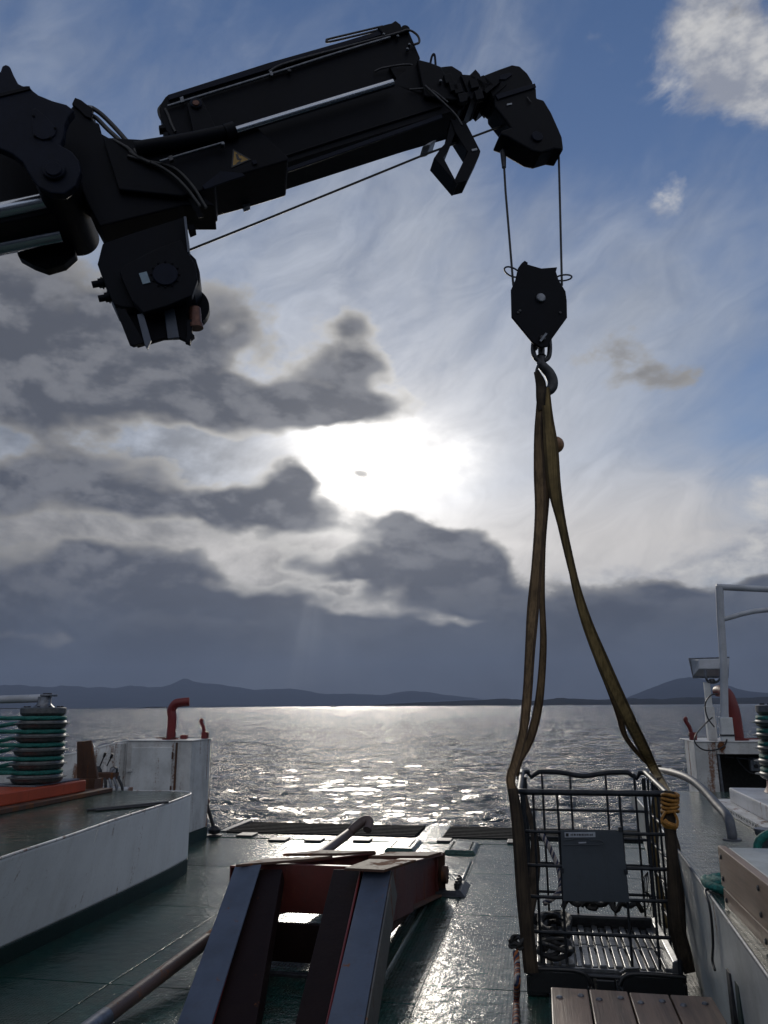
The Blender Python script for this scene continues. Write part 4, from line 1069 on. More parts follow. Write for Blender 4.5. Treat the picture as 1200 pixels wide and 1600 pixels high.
# knuckle bracket
kb = cplate('knuckle_bracket', [(112, 166), (128, 163), (140, 180), (152, 195), (158, 208), (176, 218), (235, 240), (300, 290), (338, 345, .6), (292, 360, B), (168, 392, B), (146, 345, .6), (112, 262), (92, 215), (100, 190)], -.10, .26)
cplate('seam_plate', [(176, 220), (240, 262), (300, 300), (318, 338), (310, 340), (290, 305), (236, 270), (174, 230)], -.112, -.101, 'crane', kb, .003)
# near link plate with its ear and pin boss
lk = cplate('link_plate', [(-30, 118), (0, 112), (3, 103), (9, 100), (15, 103), (21, 117), (28, 130), (36, 134), (44, 133), (51, 141), (60, 148), (82, 157), (104, 163), (116, 172), (106, 184), (101, 196), (99, 214), (94, 226), (112, 236), (123, 250), (126, 268), (118, 290), (100, 303), (80, 302), (60, 292), (48, 275), (36, 254), (20, 241), (0, 232), (-30, 222)], -.42, -.34, 'crane_blue')
cplate('ear_rib', [(-30, 155), (0, 145), (46, 134), (48, 139), (0, 151), (-30, 161)], -.432, -.421, 'crane', lk, .003)
cdisc('pin_cap', 83, 263, -.455, -.421, .088, 'crane_blue', lk)
cdisc('pin_cap', 83, 263, -.470, -.456, .062, 'crane_blue', lk)
for s_ in ([(50, 172), (55, 168), (72, 182), (88, 200), (86, 210), (78, 216), (66, 218), (52, 212), (50, 195)],):
    cplate('cover_plate', s_, -.434, -.421, 'crane_blue', lk, .005)
for px, py in ((52, 180), (86, 199), (54, 211), (78, 214)): cdisc('bolt', px, py, -.446, -.435, .012, 'crane', lk, 8)
cplate('link_plate', [(-30, 118), (0, 125), (28, 140), (60, 155), (104, 172), (99, 214), (112, 236), (123, 250), (126, 268), (118, 290), (100, 303), (80, 302), (48, 275), (20, 241), (-30, 222)], .50, .58, 'crane')
cdisc('cross_tube', 83, 263, -.338, .64, .178, 'crane')
cplate('inner_boom', [(-160, 200), (-60, 215), (20, 225), (90, 250), (110, 300), (95, 330), (20, 345), (-160, 380)], .02, .45, 'crane')
cplate('inner_boom_skirt', [(20, 372), (110, 360), (118, 396), (100, 412), (72, 420), (50, 412), (28, 400)], .48, .60, 'crane')
# two chromed knuckle cylinders
ctube('chromed_rod', [(-150, 362, .03), (0, 331, .03), (80, 314, .03)], .076, 'chrome', cr, 28)
ctube('chromed_rod', [(-150, 415, .34), (0, 385, .34), (95, 366, .34)], .076, 'chrome', cr, 28)
# hoses at the knuckle
cplate('manifold', [(112, 162), (117, 152), (127, 156), (136, 163), (144, 168), (142, 185), (134, 182), (122, 170)], -.12, .12, 'crane', cr, .006)
ctube('hydraulic_hose', [(138, 168, -.05), (146, 170, -.06), (160, 180, -.07), (180, 200, -.08), (203, 226, -.12), (222, 248, -.18)], .020, 'black')
ctube('hydraulic_hose', [(138, 180, -.05), (150, 184, -.06), (168, 202, -.08), (190, 222, -.12), (210, 242, -.18), (235, 255, -.2)], .019, 'black')
ctube('hydraulic_hose', [(176, 218, -.15), (200, 232, -.17), (225, 250, -.19), (270, 262, -.19), (300, 290, -.19), (322, 325, -.18)], .015, 'black')
ctube('hydraulic_hose', [(200, 244, -.17), (240, 256, -.2), (268, 272, -.2), (292, 295, -.2), (312, 322, -.19)], .015, 'black')
for px, py in ((141, 167), (141, 180)): cdisc('fitting', px, py, -.08, -.02, .022, 'galv', cr, 10)
cplate('hose_bracket', [(147, 196), (151, 191), (155, 194), (158, 206), (152, 204)], -.1, .02, 'crane', cr, .003)
# winch
wn_ = cplate('winch_housing', [(160, 380), (200, 366), (288, 338), (292, 352), (296, 394), (306, 404), (312, 424), (312, 440), (304, 456), (290, 466), (262, 474), (224, 482), (190, 480), (178, 476), (166, 450), (152, 412)], -.08, .22)
cplate('gear_cover', [(186, 424), (194, 414), (240, 390), (282, 374), (296, 398), (305, 412), (309, 436), (300, 462), (262, 478), (224, 489), (206, 470), (196, 448)], -.16, -.081, 'crane', wn_, .01)
cdisc('gear_disc', 258, 428, -.178, -.161, .10, 'crane_blue', wn_)
for k in range(12):
    a = k*math.pi/6; cdisc('bolt', 258+math.cos(a)*22, 428+math.sin(a)*20, -.172, -.1605, .010, 'crane', wn_, 8)
cplate('data_plate', [(217, 427), (229, 424), (235, 441), (223, 444)], -.168, -.161, 'sticker_pale', wn_, 0)
cplate('winch_guard', [(180, 481), (196, 483), (226, 535), (208, 540), (202, 537)], -.10, -.06, 'crane', wn_, .004)
cplate('guard_slat', [(214, 491), (224, 489), (236, 531), (230, 545), (226, 538)], -.12, -.085, 'bluegrey', wn_, .004)
cplate('drum_guard', [(196, 484), (300, 476), (304, 496), (298, 536), (280, 528), (256, 529), (236, 535), (214, 541)], .02, .06, 'crane', wn_, .006)
cplate('guard_slat', [(256, 484), (272, 482), (280, 527), (262, 529)], -.02, .015, 'bluegrey', wn_, .004)
cplate('end_lug', [(292, 500), (300, 498), (300, 520), (304, 524), (298, 529), (297, 536), (289, 533), (292, 526)], -.06, .0, 'crane', wn_, .003)
cdisc('drum_flange', 292, 478, .20, .30, .19, 'crane', wn_)
ctube('motor_pipe', [(304, 482, -.02), (305, 496, -.02), (306, 508, -.02)], .050, 'bronze', wn_, 16)
ctube('motor_cap', [(306, 507, -.02), (306.5, 513, -.02)], .060, 'bronze', wn_, 16)
for (y_, x_) in ((443, 0), (465, 10)):
    ctube('hose_union', [(168+x_, y_-2, -.02), (154+x_, y_, -.02)], .040, 'crane', wn_, 12)
    ctube('hose_union', [(156+x_, y_, -.02), (144+x_, y_+2, -.02)], .028, 'crane', wn_, 12)
    ctube('hose_union', [(159+x_, y_-.5, -.02), (161+x_, y_-.8, -.02)], .050, 'crane', wn_, 12)
cplate('edge_plate', [(287, 338), (291, 338), (296, 392), (293, 394)], -.17, -.1, 'bluegrey', wn_, .002)
cplate('bottom_bracket', [(293, 352), (302, 350), (306, 357), (296, 361)], .0, .1, 'crane', wn_, .003)
# telescopic stages, tip and sheave head
cplate('stage_collar', [(652, 92), (672, 97), (690, 104), (712, 150), (728, 186, B), (712, 205, B), (690, 205, B), (664, 150)], -.15, .26)
cplate('stage_collar', [(688, 104), (706, 102), (722, 112), (732, 140), (746, 168, B), (743, 184, B), (734, 191, B), (724, 188, B), (704, 150)], -.12, .22)
cplate('stage_collar', [(720, 116), (734, 117), (743, 108), (750, 116), (760, 145), (766, 170, B), (757, 179, B), (749, 178, B), (736, 156)], -.15, .22)
cplate('stage_collar', [(746, 121), (756, 117), (770, 150), (778, 166, B), (770, 174, B), (760, 171, B), (754, 150)], -.11, .18)
for i, (px, py) in enumerate(((715, 138), (722, 152), (740, 130), (748, 148), (700, 122), (708, 134))):
    cplate('clamp_block', [(px-7, py-6), (px+5, py-8), (px+9, py+5), (px-3, py+8)], -.185, -.14, 'crane', cr, .004)
ctube('hydraulic_pipe', [(664, 134, -.17), (690, 158, -.18), (712, 180, -.17), (722, 196, -.16)], .011, 'steel_dark')
ctube('hydraulic_pipe', [(640, 140, -.13), (672, 140, -.14), (700, 160, -.16)], .009, 'steel_dark')
cdisc('fitting', 689, 125, -.19, -.15, .014, 'galv', cr, 10)
tip_ = cplate('boom_tip', [(752, 119), (780, 108), (800, 101), (812, 103), (824, 114), (832, 127), (838, 150), (836, 154), (780, 162), (766, 150)], -.10, .16)
cplate('tip_cover', [(782, 117), (797, 113), (800, 117), (790, 124), (780, 124)], -.112, -.101, 'crane_blue', tip_, .003)
hdp = cplate('sheave_head', [(772, 148), (838, 136), (839, 153), (850, 156), (862, 176), (874, 203), (878.5, 214), (879, 232, .1), (873, 248, .5), (852, 259, B), (832, 265, B), (818, 262, B), (782, 238, .9), (774, 226, .6), (780, 212, .3), (798, 199), (792, 190), (773, 166)], -.11, .13, 'crane', cr, .016)
cplate('head_rib', [(774, 148), (836, 130), (838, 136), (778, 155)], -.125, -.111, 'crane_blue', hdp, .003)
cdisc('axle_cap', 840, 212, -.13, -.111, .055, 'crane_blue', hdp)
cplate('data_plate', [(792, 162), (800, 160.5), (800, 163), (792, 164.5)], -.117, -.1105, 'label_white', hdp, 0)
ctube('grab_loop', [(824, 152, -.12), (828, 158, -.125), (830, 160, -.12)], .006, 'steel_dark', hdp)
# rope guide frame under the boom
gd_ = thing('rope_guide', 'black diamond shaped rope guide frame hanging under the boom', 'rope guide', gc(710, 250, 0))
gd_['label'] = 'black diamond shaped rope guide frame hanging under the boom'
cplate('guide_arm', [(704, 186), (727, 189), (751, 236), (738, 240), (730, 236), (711, 206)], -.06, .10, 'crane', gd_, .004)
cplate('guide_arm', [(751, 236), (749, 243), (722, 302, B), (706, 306, B), (711, 279), (731, 237), (740, 232)], -.08, .10, 'crane', gd_, .004)
cplate('guide_arm', [(678, 246), (692, 244), (711, 280), (713, 300, B), (706, 307, B)], -.08, .10, 'crane', gd_, .004)
cplate('guide_arm', [(704, 190), (712, 206), (700, 236), (692, 247), (678, 247), (688, 232), (697, 222)], -.05, .08, 'crane', gd_, .004)
cplate('guide_roller', [(660, 229), (672, 226), (676, 236, B), (668, 239, B)], -.04, .12, 'galv', gd_, .004)
cplate('data_plate', [(737, 233), (745, 231), (746, 234), (738, 236)], -.087, -.081, 'label_white', gd_, 0)

# ---- hoist rope
hr = thing('hoist_rope', 'thin steel hoist rope from the winch over the tip to the hook block', 'wire rope', gc(295, 391, .1))
def wire(pts, nm='wire'):
    MB().tube([gc(px, py, o) for px, py, o in pts], .0105, 8).build(nm, 'wire', hr, True)
wire([(290, 393, .05), (400, 349, .05), (540, 292, .03), (660, 243, .02), (800, 191, .0)])
wire([(786, 232, .05), (790, 300, .04), (795, 360, .03), (802, 446, .02)])
wire([(873, 240, .0), (875, 320, .0), (878, 446, .0)])
MB().tube([gc(786, 236, .05), gc(787.5, 262, .05)], [.030, .020], 12).build('rope_socket', 'steel_dark', hr, True)

# ---- hook block
hk = thing('hook_block', 'black hook block with two cheek plates hanging from the crane tip', 'hook block', gc(845, 470, 0))
outl = [(810, 418), (815, 411), (822, 412), (846, 419), (871, 417), (869, 424), (873, 437), (884, 455), (886, 470), (886.5, 496), (862, 530), (856, 541), (845, 543), (832, 534), (800, 495), (799, 452), (806, 436)]
for (o0, o1) in ((-.10, -.075), (.055, .08)):
    cplate('cheek_plate', outl, o0, o1, 'crane', hk, .006)
cplate('spacer', [(818, 414), (846, 420), (868, 419), (866, 426), (846, 428), (820, 424)], -.074, .054, 'crane', hk, .004)
cdisc('sheave', 843, 464, -.05, .035, .205, 'steel_dark', hk)
cdisc('axle_pin', 846, 464, -.125, .10, .042, 'galv', hk, 24)
cdisc('swivel_pin', 849, 527, -.125, .10, .026, 'steel_dark', hk, 16)
MB().obox(gc(849, 527, -.13), (.028, 0, .036), (CN*.004), (-.008, 0, .006)).build('split_pin', 'galv', hk)
cplate('tip_lug', [(815, 411), (820, 407), (825, 410), (824, 416), (817, 417)], -.06, .04, 'crane', hk, .004)
for i in range(3): cdisc('bolt', (810, 813, 876)[i], (488, 485, 488)[i], -.112, -.1, .014, 'steel_dark', hk, 8)
def loop(c, a, b, tilt, name):
    pts = []
    for k in range(25):
        t_ = k*2*math.pi/24
        x = math.cos(t_)*a; y = math.sin(t_)*b
        pts.append(gc(c[0]+x*math.cos(tilt)-y*math.sin(tilt), c[1]+x*math.sin(tilt)+y*math.cos(tilt), .10*math.sin(t_)-.01))
    MB().tube(pts, .008, 8).build(name, 'steel_dark', hk, True)
loop((800, 425), 13, 6.5, .45, 'wire_guard'); loop((881, 434), 12.5, 4.5, -.12, 'wire_guard')
# shackle, hook
bow = [(835, 527, .0), (833, 545, 0), (835, 556, 0), (841, 563, 0), (850, 563, 0), (857, 558, 0), (859, 545, 0), (858, 528, 0)]
ctube('shackle', bow, .022, 'steel_dark', hk)
ctube('swivel', [(846, 540, 0), (846, 548, 0), (846, 556, 0)], [.03]*12+[.042], 'steel_dark', hk)
hp_ = [(846, 556), (845, 567), (850, 574), (858, 583), (863, 594), (863, 604), (857, 611), (848, 612), (842, 606), (841, 600)]
pth = smooth_path([gc(px, py, 0) for px, py in hp_], 5)
k_ = len(pth); rads = [.030+.018*math.sin(math.pi*min(1, i/(k_-1)*1.15)) - .016*max(0, i/(k_-1)-.75)*4*.6 for i in range(k_)]
MB().tube(pth, rads, 14).build('hook', 'steel_dark', hk, True)
ctube('safety_latch', [(841, 570, 0), (838, 582, 0), (841, 600, 0)], .012, 'steel_dark', hk, 8)

# ---- webbing slings
def strap(name, rows, mat, parent):
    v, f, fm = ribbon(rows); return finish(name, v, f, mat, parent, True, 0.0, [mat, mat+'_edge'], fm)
s1_ = thing('lifting_sling', 'left brown webbing sling dropping from the hook to the cage', 'sling', gy(845, 610, 6.5), 'webbing slings between hook and cage')
s2_ = thing('lifting_sling', 'right olive webbing sling slanting from the hook to the cage', 'sling', gy(852, 610, 6.5), 'webbing slings between hook and cage')
H = lambda px, d=6.6: px*d/FPX*.74
strap('strap', [(847, 604, H(9), 6.46, 10), (843, 640, H(8), 6.46, 25), (841, 680, H(9), 6.45, 20), (843, 740, H(12), 6.42, 5), (844, 800, H(11), 6.35, 15), (839, 880, H(11), 6.25, 25),
       (833, 950, H(12), 6.2, 20), (828, 1020, H(10), 6.12, 25), (824, 1085, H(9), 6.05, 20), (818, 1140, H(8), 6.0, -20), (807, 1185, H(8), 5.93, -10), (798, 1216, H(8), 5.86, 0), (802, 1238, H(8), 5.84, 10)], 'web_brown', s1_)
strap('strap', [(851, 604, H(7), 6.54, -15), (847, 650, H(8), 6.54, 0), (850, 700, H(12), 6.55, 0), (853, 770, H(9), 6.58, 30), (849, 850, H(6), 6.62, 40), (847, 930, H(6), 6.66, 20), (849, 1000, H(7), 6.7, 10),
       (846, 1060, H(8), 6.75, 0), (840, 1110, H(9), 6.8, 15), (828, 1155, H(9), 6.85, 20), (812, 1188, H(7), 6.9, 10), (806, 1212, H(6), 6.95, 0)], 'web_brown', s1_)
strap('strap', [(853, 606, H(8), 6.44, 10), (856, 650, H(11), 6.43, 0), (861, 700, H(15), 6.42, 0), (866, 760, H(14), 6.42, 10), (877, 815, H(10), 6.42, 25), (890, 870, H(8), 6.42, 35), (901, 920, H(9), 6.42, 25),
       (918, 975, H(11), 6.42, 15), (940, 1030, H(13), 6.45, 10), (962, 1080, H(13), 6.5, 5), (985, 1128, H(12), 6.6, 5), (1006, 1170, H(11), 6.75, 10), (1021, 1200, H(9), 6.9, 10), (1034, 1222, H(7), 6.5, 10), (1043, 1240, H(7), 5.86, 0)], 'web_olive', s2_)
strap('strap', [(850, 612, H(7), 6.50, 60), (851, 660, H(8), 6.5, 30), (858, 720, H(12), 6.50, 10), (872, 800, H(8), 6.52, 30), (896, 905, H(6), 6.55, 35), (930, 1015, H(8), 6.6, 25), (950, 1070, H(7), 6.7, 35),
       (966, 1110, H(8), 6.85, 25), (976, 1148, H(6), 7.0, 40), (996, 1176, H(5), 7.1, 40), (1024, 1202, H(6), 7.14, 10)], 'web_brown', s2_)
strap('sling_wrap', [(838, 580, H(6), 6.46, 20), (845, 600, H(11), 6.44, 0), (845, 622, H(10), 6.43, 10), (846, 640, H(8), 6.44, 0)], 'web_dark', s1_)
# side straps down the cage corners
for (rows, mt_, t_) in (
    ([(801, 1232, H(9), 5.83, 0), (808, 1280, H(10), 5.82, 10), (813, 1340, H(11), 5.82, 0), (818, 1400, H(12), 5.82, 5), (824, 1460, H(12), 5.82, 0), (830, 1520, H(12), 5.82, 0)], 'web_dark', s1_),
    ([(812, 1214, H(6), 7.1, 0), (822, 1255, H(6), 6.9, 20), (834, 1300, H(7), 6.7, 30), (836, 1350, H(10), 6.6, 0), (832, 1400, H(9), 6.5, 10), (826, 1440, H(7), 6.4, 20)], 'web_dark', s1_),
    ([(1046, 1236, H(8), 5.82, 0), (1046, 1265, H(9), 5.82, 0), (1050, 1330, H(9), 5.82, 5), (1053, 1400, H(10), 5.83, 0), (1058, 1450, H(12), 5.84, 0), (1068, 1490, H(13), 5.9, 0), (1078, 1520, H(9), 5.95, 0)], 'web_dark', s2_),
    ([(1027, 1210, H(5), 7.12, 0), (1024, 1260, H(8), 7.1, 10), (1022, 1310, H(9), 7.08, 0), (1026, 1360, H(6), 7.06, 30), (1036, 1410, H(6), 7.0, 10), (1046, 1450, H(7), 6.9, 10)], 'web_olive', s2_),
    ([(1031, 1215, H(6), 6.6, 10), (1036, 1262, H(7), 6.5, 0), (1058, 1330, H(7), 6.3, 0), (1062, 1400, H(8), 6.2, 10), (1065, 1460, H(8), 6.1, 0)], 'web_dark', s2_)):
    strap('strap', rows, mt_, t_)
fb_ = MB(); c = gy(868, 695, 6.62); r_ = .075
fb_.lathe(c-Vector((0, 0, r_)), [(max(.004, r_*math.sin(math.pi*k/12)), r_-r_*math.cos(math.pi*k/12)) for k in range(13)], 24)
tag(fb_.build('ball_float', 'float', None, True), 'small ochre ball float caught behind the right sling', 'float')
# yellow lashing on the cage corner
yl = thing('rope_lashing', 'orange yellow rope lashing tied round the sling at the cage corner', 'rope', gy(1047, 1260, 5.8))
for k, yq in enumerate((1242, 1249, 1255, 1261, 1267)):
    c = gy(1047, yq, 5.82); pts = [c+Vector((math.cos(R(t_*30))*.052, math.sin(R(t_*30))*.05, .006*math.sin(t_+k))) for t_ in range(13)]
    mbq = MB(); rope(mbq, pts, .011, 4); mbq.build('turn', 'yellow_rope', yl, True)
mbq = MB(); rope(mbq, [gy(1040, 1268, 5.77), gy(1034, 1280, 5.76), (gy(1037, 1290, 5.75)), gy(1046, 1293, 5.74), gy(1057, 1293, 5.75), gy(1058, 1280, 5.76), gy(1052, 1266, 5.77)], .009, 6); mbq.build('loop', 'yellow_rope', yl, True)
mbq = MB(); rope(mbq, [gy(1037, 1283, 5.75), gy(1043, 1288, 5.74), gy(1056, 1292, 5.75)], .022, 6); mbq.build('knot', 'yellow_rope', yl, True)
# dark ratchet hooks at the back corner
rc_ = thing('chain_shackle', 'dark shackle and hook at the back right cage corner', 'shackle', gy(1026, 1222, 7.0))
for k, (px, py) in enumerate(((1024, 1212), (1027, 1222), (1025, 1233))):
    c = gy(px, py, 7.0); ax = Vector((1, 0, 0)) if k % 2 else Vector((0, 1, 0))
    MB().tube([c+ax*math.cos(R(t_*30))*.035+Vector((0, 0, 1))*math.sin(R(t_*30))*.055 for t_ in range(13)], .013, 8).build('link', 'steel_dark', rc_, True)
MB().tube(smooth_path([gy(1030, 1210, 6.98), gy(1038, 1222, 6.98), gy(1040, 1230, 6.98), gy(1032, 1231, 6.98)], 5), .013, 8).build('hook', 'steel_dark', rc_, True)

# ================================================================== WIRE CAGE
CX0, CX1, CY0, CY1 = -.175, .84, 5.9, 7.1
cg = thing('wire_cage', 'open topped wire cage on a black pallet, grey plate on front', 'cage', (.33, 6.5, 0))
def hoop(z, r, name, dz=0.0, sag=0.0, mat='cage'):
    x0, x1, y0, y1 = CX0, CX1, CY0, CY1; c = .07
    pts = []
    def arc(cx, cy, a0):
        for k in range(5):
            a = R(a0+k*22.5); pts.append(Vector((cx+c*math.cos(a), cy+c*math.sin(a), z)))
    arc(x0+c, y0+c, 180); 
    for k in range(1, 8): pts.append(Vector((x0+c+(x1-x0-2*c)*k/8, y0, z)))
    arc(x1-c, y0+c, 270); arc(x1-c, y1-c, 0)
    for k in range(1, 12):
        t_ = k/12; pts.append(Vector((x1-c+(x0-x1+2*c)*t_, y1, z+dz-sag*math.exp(-((t_-.5)/.16)**2))))
    arc(x0+c, y1-c, 90); pts.append(pts[0].copy())
    pts2 = [q+Vector((0, 0, dz if q.y > 6.5 and abs(q.y-7.1) > 1e-6 or q.y == y1 and q.z == z else 0)) for q in pts]
    return MB().tube(pts2, r, 10, cap=False).build(name, mat, cg, True)
zs = [1.035, .815, .615, .395]
hoop(1.298, .021, 'top_rail', .045, .035)
for z in zs: hoop(z, .0115, 'hoop')
def vbar(x0, y0, z0_, z1_, x1=None, y1=None):
    MB().tube([(x0, y0, z1_), (x1 if x1 is not None else x0, y1 if y1 is not None else y0, z0_)], .009, 8).build('bar', 'cage', cg, True)
for px in (833, 870.5, 968, 1009): 
    x = gy(px, 1243, 5.9).x; vbar(x, 5.912, .20, 1.298)
for px in (846.5, 890, 945.5, 990):
    x = gy(px, 1208, 7.1).x; vbar(x, 7.088, .20, 1.335)
for y in (6.12, 6.36, 6.62, 6.86):
    vbar(CX0+.012, y, .20, 1.31); vbar(CX1-.012, y, .20, 1.31)
for (x, y) in ((CX0+.02, CY0+.02), (CX1-.02, CY0+.02), (CX0+.02, CY1-.02), (CX1-.02, CY1-.02)):
    MB().tube([(x, y, .16), (x, y, 1.30)], .016, 10).build('corner_post', 'cage', cg, True)
# identification plate
a_, b_, c_, d_ = gy(876, 1297, 5.88), gy(972, 1297, 5.88), gy(984, 1410, 5.88), gy(880, 1408, 5.88)
pl = MB().prism([a_, b_, c_, d_], (0, .006, 0)).build('name_plate', 'plate', cg, bevel=.002)
la = [gy(px, py, 5.8775) for px, py in ((882, 1300.5), (930, 1300), (930.5, 1308), (882.5, 1308.5))]
lb = MB().prism(la, (0, .0022, 0)).build('label', 'label_white', pl)
mk = MB()
def mark(px0, px1, py0, py1):
    mk.prism([gy(px0, py0, 5.8758), gy(px1, py0, 5.8758), gy(px1, py1, 5.8758), gy(px0, py1, 5.8758)], (0, .0015, 0))
mark(884, 888.5, 1302, 1307)
for k, w in enumerate((1.2, .8, 1.4, .7, 1.0, 1.5, .9, 1.2, .7, 1.3, 1.0, .8, 1.4, 1.0)):
    x = 891.5 + k*2.55; mark(x, x+w+.5, 1302.8+.5*(k % 3 == 0), 1305.8)
mk.build('label_print', 'sticker_black', lb)
MB().tube(smooth_path([gy(px, py, 5.872) for px, py in ((880, 1313), (893, 1312), (897, 1310), (918, 1310), (922, 1313), (938, 1313), (941, 1319), (902, 1320), (880, 1320))], 3), .0025, 6).build('embossed_rib', 'plate', pl, True)
MB().prism([gy(px, py, 5.872) for px, py in ((904, 1316), (916, 1315.5), (916, 1317.5), (904, 1318))], (0, .004, 0)).build('embossed_rib', 'label_white', pl)
for px, py in ((878, 1360), (978, 1362), (969, 1296)):
    MB().obox(gy(px, py, 5.885), (.012, 0, 0), (0, .012, 0), (0, 0, .016)).build('plate_clip', 'cage', pl)
# pallet
pal = MB()
pal.box(CX0-.01, CX1+.01, CY0-.01, CY1+.01, .130, .148)
palo = pal.build('pallet_deck', 'plastic', cg, bevel=.006)
def front_plate(y):
    n = 7
    pts = [(CX0-.012, .0), (CX0+.10, .0)] + [(CX0+.10+.02*k, .02+.07*(1-(1-k/4)**2)) for k in range(0, 5)]
    return pts
for x0, x1 in ((CX0-.01, CX0+.13), (.27, .40), (CX1-.13, CX1+.01)):
    MB().box(x0, x1, CY0-.012, CY1+.012, .0005, .129).build('pallet_foot', 'plastic', palo, bevel=.012)
# rolled lips along the front, with the gap between them
for (xa, xb) in ((CX0-.005, .235), (.42, CX1+.005)):
    pa_ = [Vector((xa, CY0-.018, .165)), Vector((xa+(.02 if xa > 0 else .0), CY0-.018, .185))]
    MB().tube(smooth_path([(xa, CY0-.02, .10 if xa > 0 else .165), (xa+.03, CY0-.02, .150 if xa > 0 else .17), (xa+.09, CY0-.02, .172), ((xa+xb)/2, CY0-.02, .175), (xb-.09, CY0-.02, .172), (xb-.03, CY0-.02, .150 if xb < .5 else .17), (xb, CY0-.02, .10 if xb < .5 else .165)], 5), .016, 10).build('pallet_lip', 'plastic', palo, True)
    MB().box(xa+.02, xb-.02, CY0-.03, CY0-.015, .03, .165).build('pallet_skirt', 'plastic', palo, bevel=.005)
# slatted floor inside
ns = 17
for j, (ya, yb) in enumerate(((5.99, 6.44), (6.47, 6.98))):
    for k in range(ns):
        x = CX0+.06+(CX1-CX0-.12)*(k+.5)/ns
        w = .017 if k % 2 else .021
        h = .185 if k % 2 == 0 else .172
        MB().box(x-w, x+w, ya+.012*(k % 2), yb-.010*(k % 2), .149, h).build('slat', 'alu', palo, bevel=.004)
for y in (5.965, 6.455, 7.0): MB().box(CX0+.03, CX1-.03, y-.010, y+.010, .149, .168).build('cross_slat', 'alu', palo)
MB().hexa([(CX1-.075, 5.96, .150), (CX1-.02, 5.96, .150), (CX1-.02, 7.05, .150), (CX1-.075, 7.05, .150), (CX1-.06, 5.96, .235), (CX1-.02, 5.96, .25), (CX1-.02, 7.05, .25), (CX1-.06, 7.05, .235)]).build('side_rail', 'alu', palo, bevel=.006)
MB().box(CX0+.03, CX1-.05, 6.99, 7.07, .149, .25).build('back_rail', 'plastic', palo, bevel=.015)
for k in range(4):
    MB().tube([(.43+.012*k, CY0+.03-.012*k, .165+.012*k), (.56, CY0+.03-.012*k, .172+.012*k)], .006, 6).build('reinforcing_rod', 'alu', palo, True)

# ---- ropes in and round the cage
def pile(cx, cy, z, rx, ry, n, seed, r, name, label):
    g = random.Random(seed); mbp = MB(); pts = []
    for k in range(n):
        a = k*.9; q = .55+.45*g.random()
        pts.append(Vector((cx+math.cos(a)*rx*q, cy+math.sin(a)*ry*q, z+r+.05*g.random()+.0019*k)))
    rope(mbp, pts, r, 5, n=8)
    return tag(mbp.build(name, 'black_rope', None, True), label, 'rope')
pile(.02, 6.62, .185, .13, .36, 34, 3, .019, 'rope_heap', 'heap of black rope along the left side inside the cage')
pile(.02, 6.08, .185, .14, .13, 24, 5, .017, 'rope_heap', 'tangle of black rope in the front left corner of the cage')
mbp = MB(); g = random.Random(11); pts = []
for k in range(16):
    t_ = k/15
    pts.append(Vector((.10+t_*.62, 7.02+.03*math.sin(k*1.7), .285+.06*abs(math.sin(k*1.25))+.02*g.random())))
rope(mbp, pts, .022, 6, n=8)
tag(mbp.build('black_hose', 'black_rope', None, True), 'black rope draped along the back edge inside the cage', 'rope')
mbp = MB(); rope(mbp, [gy(908, 1416, 7.0), gy(914, 1410, 7.0), gy(925, 1409, 7.0), gy(932, 1414, 7.0), gy(930, 1420, 7.0), gy(918, 1418, 7.0)], .020, 6, n=8)
tag(mbp.build('rope_loop', 'black_rope', None, True), 'upright black rope loop below the grey cage plate', 'rope')
cw = MB(); 
for k in range(4):
    cw.tube(smooth_path([gy(1012, 1362, 6.0), gy(1004+k*3, 1375, 6.0), gy(1006+k*2, 1392, 6.02), gy(1012+k*3, 1400+k*4, 6.05), gy(1004+k*6, 1418+3*k, 6.1)], 6), .0035, 6)
tag(cw.build('loose_wires', 'black', None, True), 'thin black wires dangling inside the right of the cage', 'wire')
def braided(name, label, path, r):
    t_ = thing(name, label, 'rope', path[0], 'striped braided ropes at the cage')
    cols = ['orange_rope', 'navy_rope', 'pale_rope', 'orange_rope', 'navy_rope']
    for k in range(5):
        MB().tube(strands(path, r, r*.58, 9.0, k, 5), r*.5, 7).build('strand', cols[k], t_, True)
    return t_
braided('braided_rope', 'orange and navy braided rope running down left of the bench',
        smooth_path([gy(806, 1487, 5.80), gy(808, 1510, 5.72), gy(808, 1535, 5.5), gz(807, 1562, .024), gz(806, 1590, .020), gz(805, 1640, .020)], 10), .021)
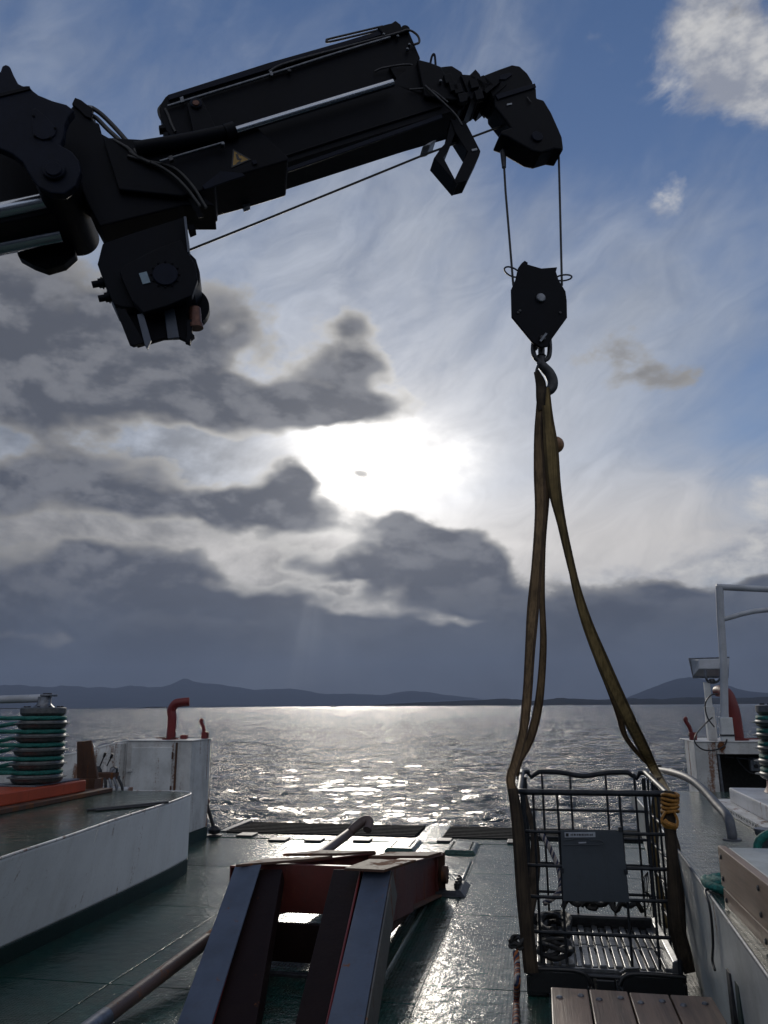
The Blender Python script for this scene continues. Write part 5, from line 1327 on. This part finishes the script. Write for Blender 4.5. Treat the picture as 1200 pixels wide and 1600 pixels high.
t_b = braided('braided_rope', 'pale flecked braided rope hanging inside the cage left of the plate',
        smooth_path([gy(838, 1296, 7.08), gy(845, 1302, 7.05), gy(855, 1318, 7.0), gy(866, 1340, 6.95), gy(874, 1362, 6.9), gy(876, 1385, 6.85), gy(868, 1400, 6.8), gy(850, 1412, 6.75)], 10), .020)
for o_ in t_b.children:
    if o_.name.startswith('strand') and o_.data.materials[0].name.startswith('orange'): o_.data.materials[0] = M['pale_rope']
c = gy(806, 1470, 5.83)
pile(c.x, c.y, c.z-.07, .05, .04, 26, 21, .012, 'rope_knot', 'black rope tangle bulging from the front left cage corner')

# ---- ship on the horizon
bs = gz(522, 1104.5, SEA)
d_ = ray(522, 1103); hh = math.hypot(d_.x, d_.y); bsx, bsy = d_.x/hh*3800, d_.y/hh*3800
bt = thing('ship', 'tiny dark ship far off on the horizon under the sun', 'ship', (bsx, bsy, SEA))
MB().add([(bsx-16, bsy-3, SEA-.5), (bsx+14, bsy-3, SEA-.5), (bsx+14, bsy+3, SEA-.5), (bsx-16, bsy+3, SEA-.5), (bsx-18, bsy-4, SEA+3), (bsx+18, bsy-4, SEA+4), (bsx+18, bsy+4, SEA+4), (bsx-18, bsy+4, SEA+3)],
         [[3,2,1,0],[4,5,6,7],[0,1,5,4],[1,2,6,5],[2,3,7,6],[3,0,4,7]]).build('hull', 'steel_dark', bt)
MB().box(bsx-14, bsx-4, bsy-3, bsy+3, SEA+3, SEA+9).build('deck_house', 'white', bt)
MB().box(bsx-10, bsx-9, bsy-.5, bsy+.5, SEA+9, SEA+14).build('mast', 'steel_dark', bt)

# ================================================================== AIR
HAZE = True
if HAZE:
    hz = MB().box(-26000, 26000, -6000, 27000, SEA-1.6, 1500).build('haze', 'black')
    hz.data.materials.clear()
    hm = bpy.data.materials.new('haze_air'); hm.use_nodes = True; tt = hm.node_tree; tt.nodes.clear()
    ho = tt.nodes.new('ShaderNodeOutputMaterial'); pv = tt.nodes.new('ShaderNodeVolumePrincipled')
    pv.inputs['Color'].default_value = (.30, .38, .56, 1); pv.inputs['Density'].default_value = 5.2e-5; pv.inputs['Anisotropy'].default_value = .2
    tt.links.new(pv.outputs[0], ho.inputs['Volume']); hz.data.materials.append(hm)
    hz['kind'] = 'stuff'; hz['label'] = 'pale sea haze in the air'
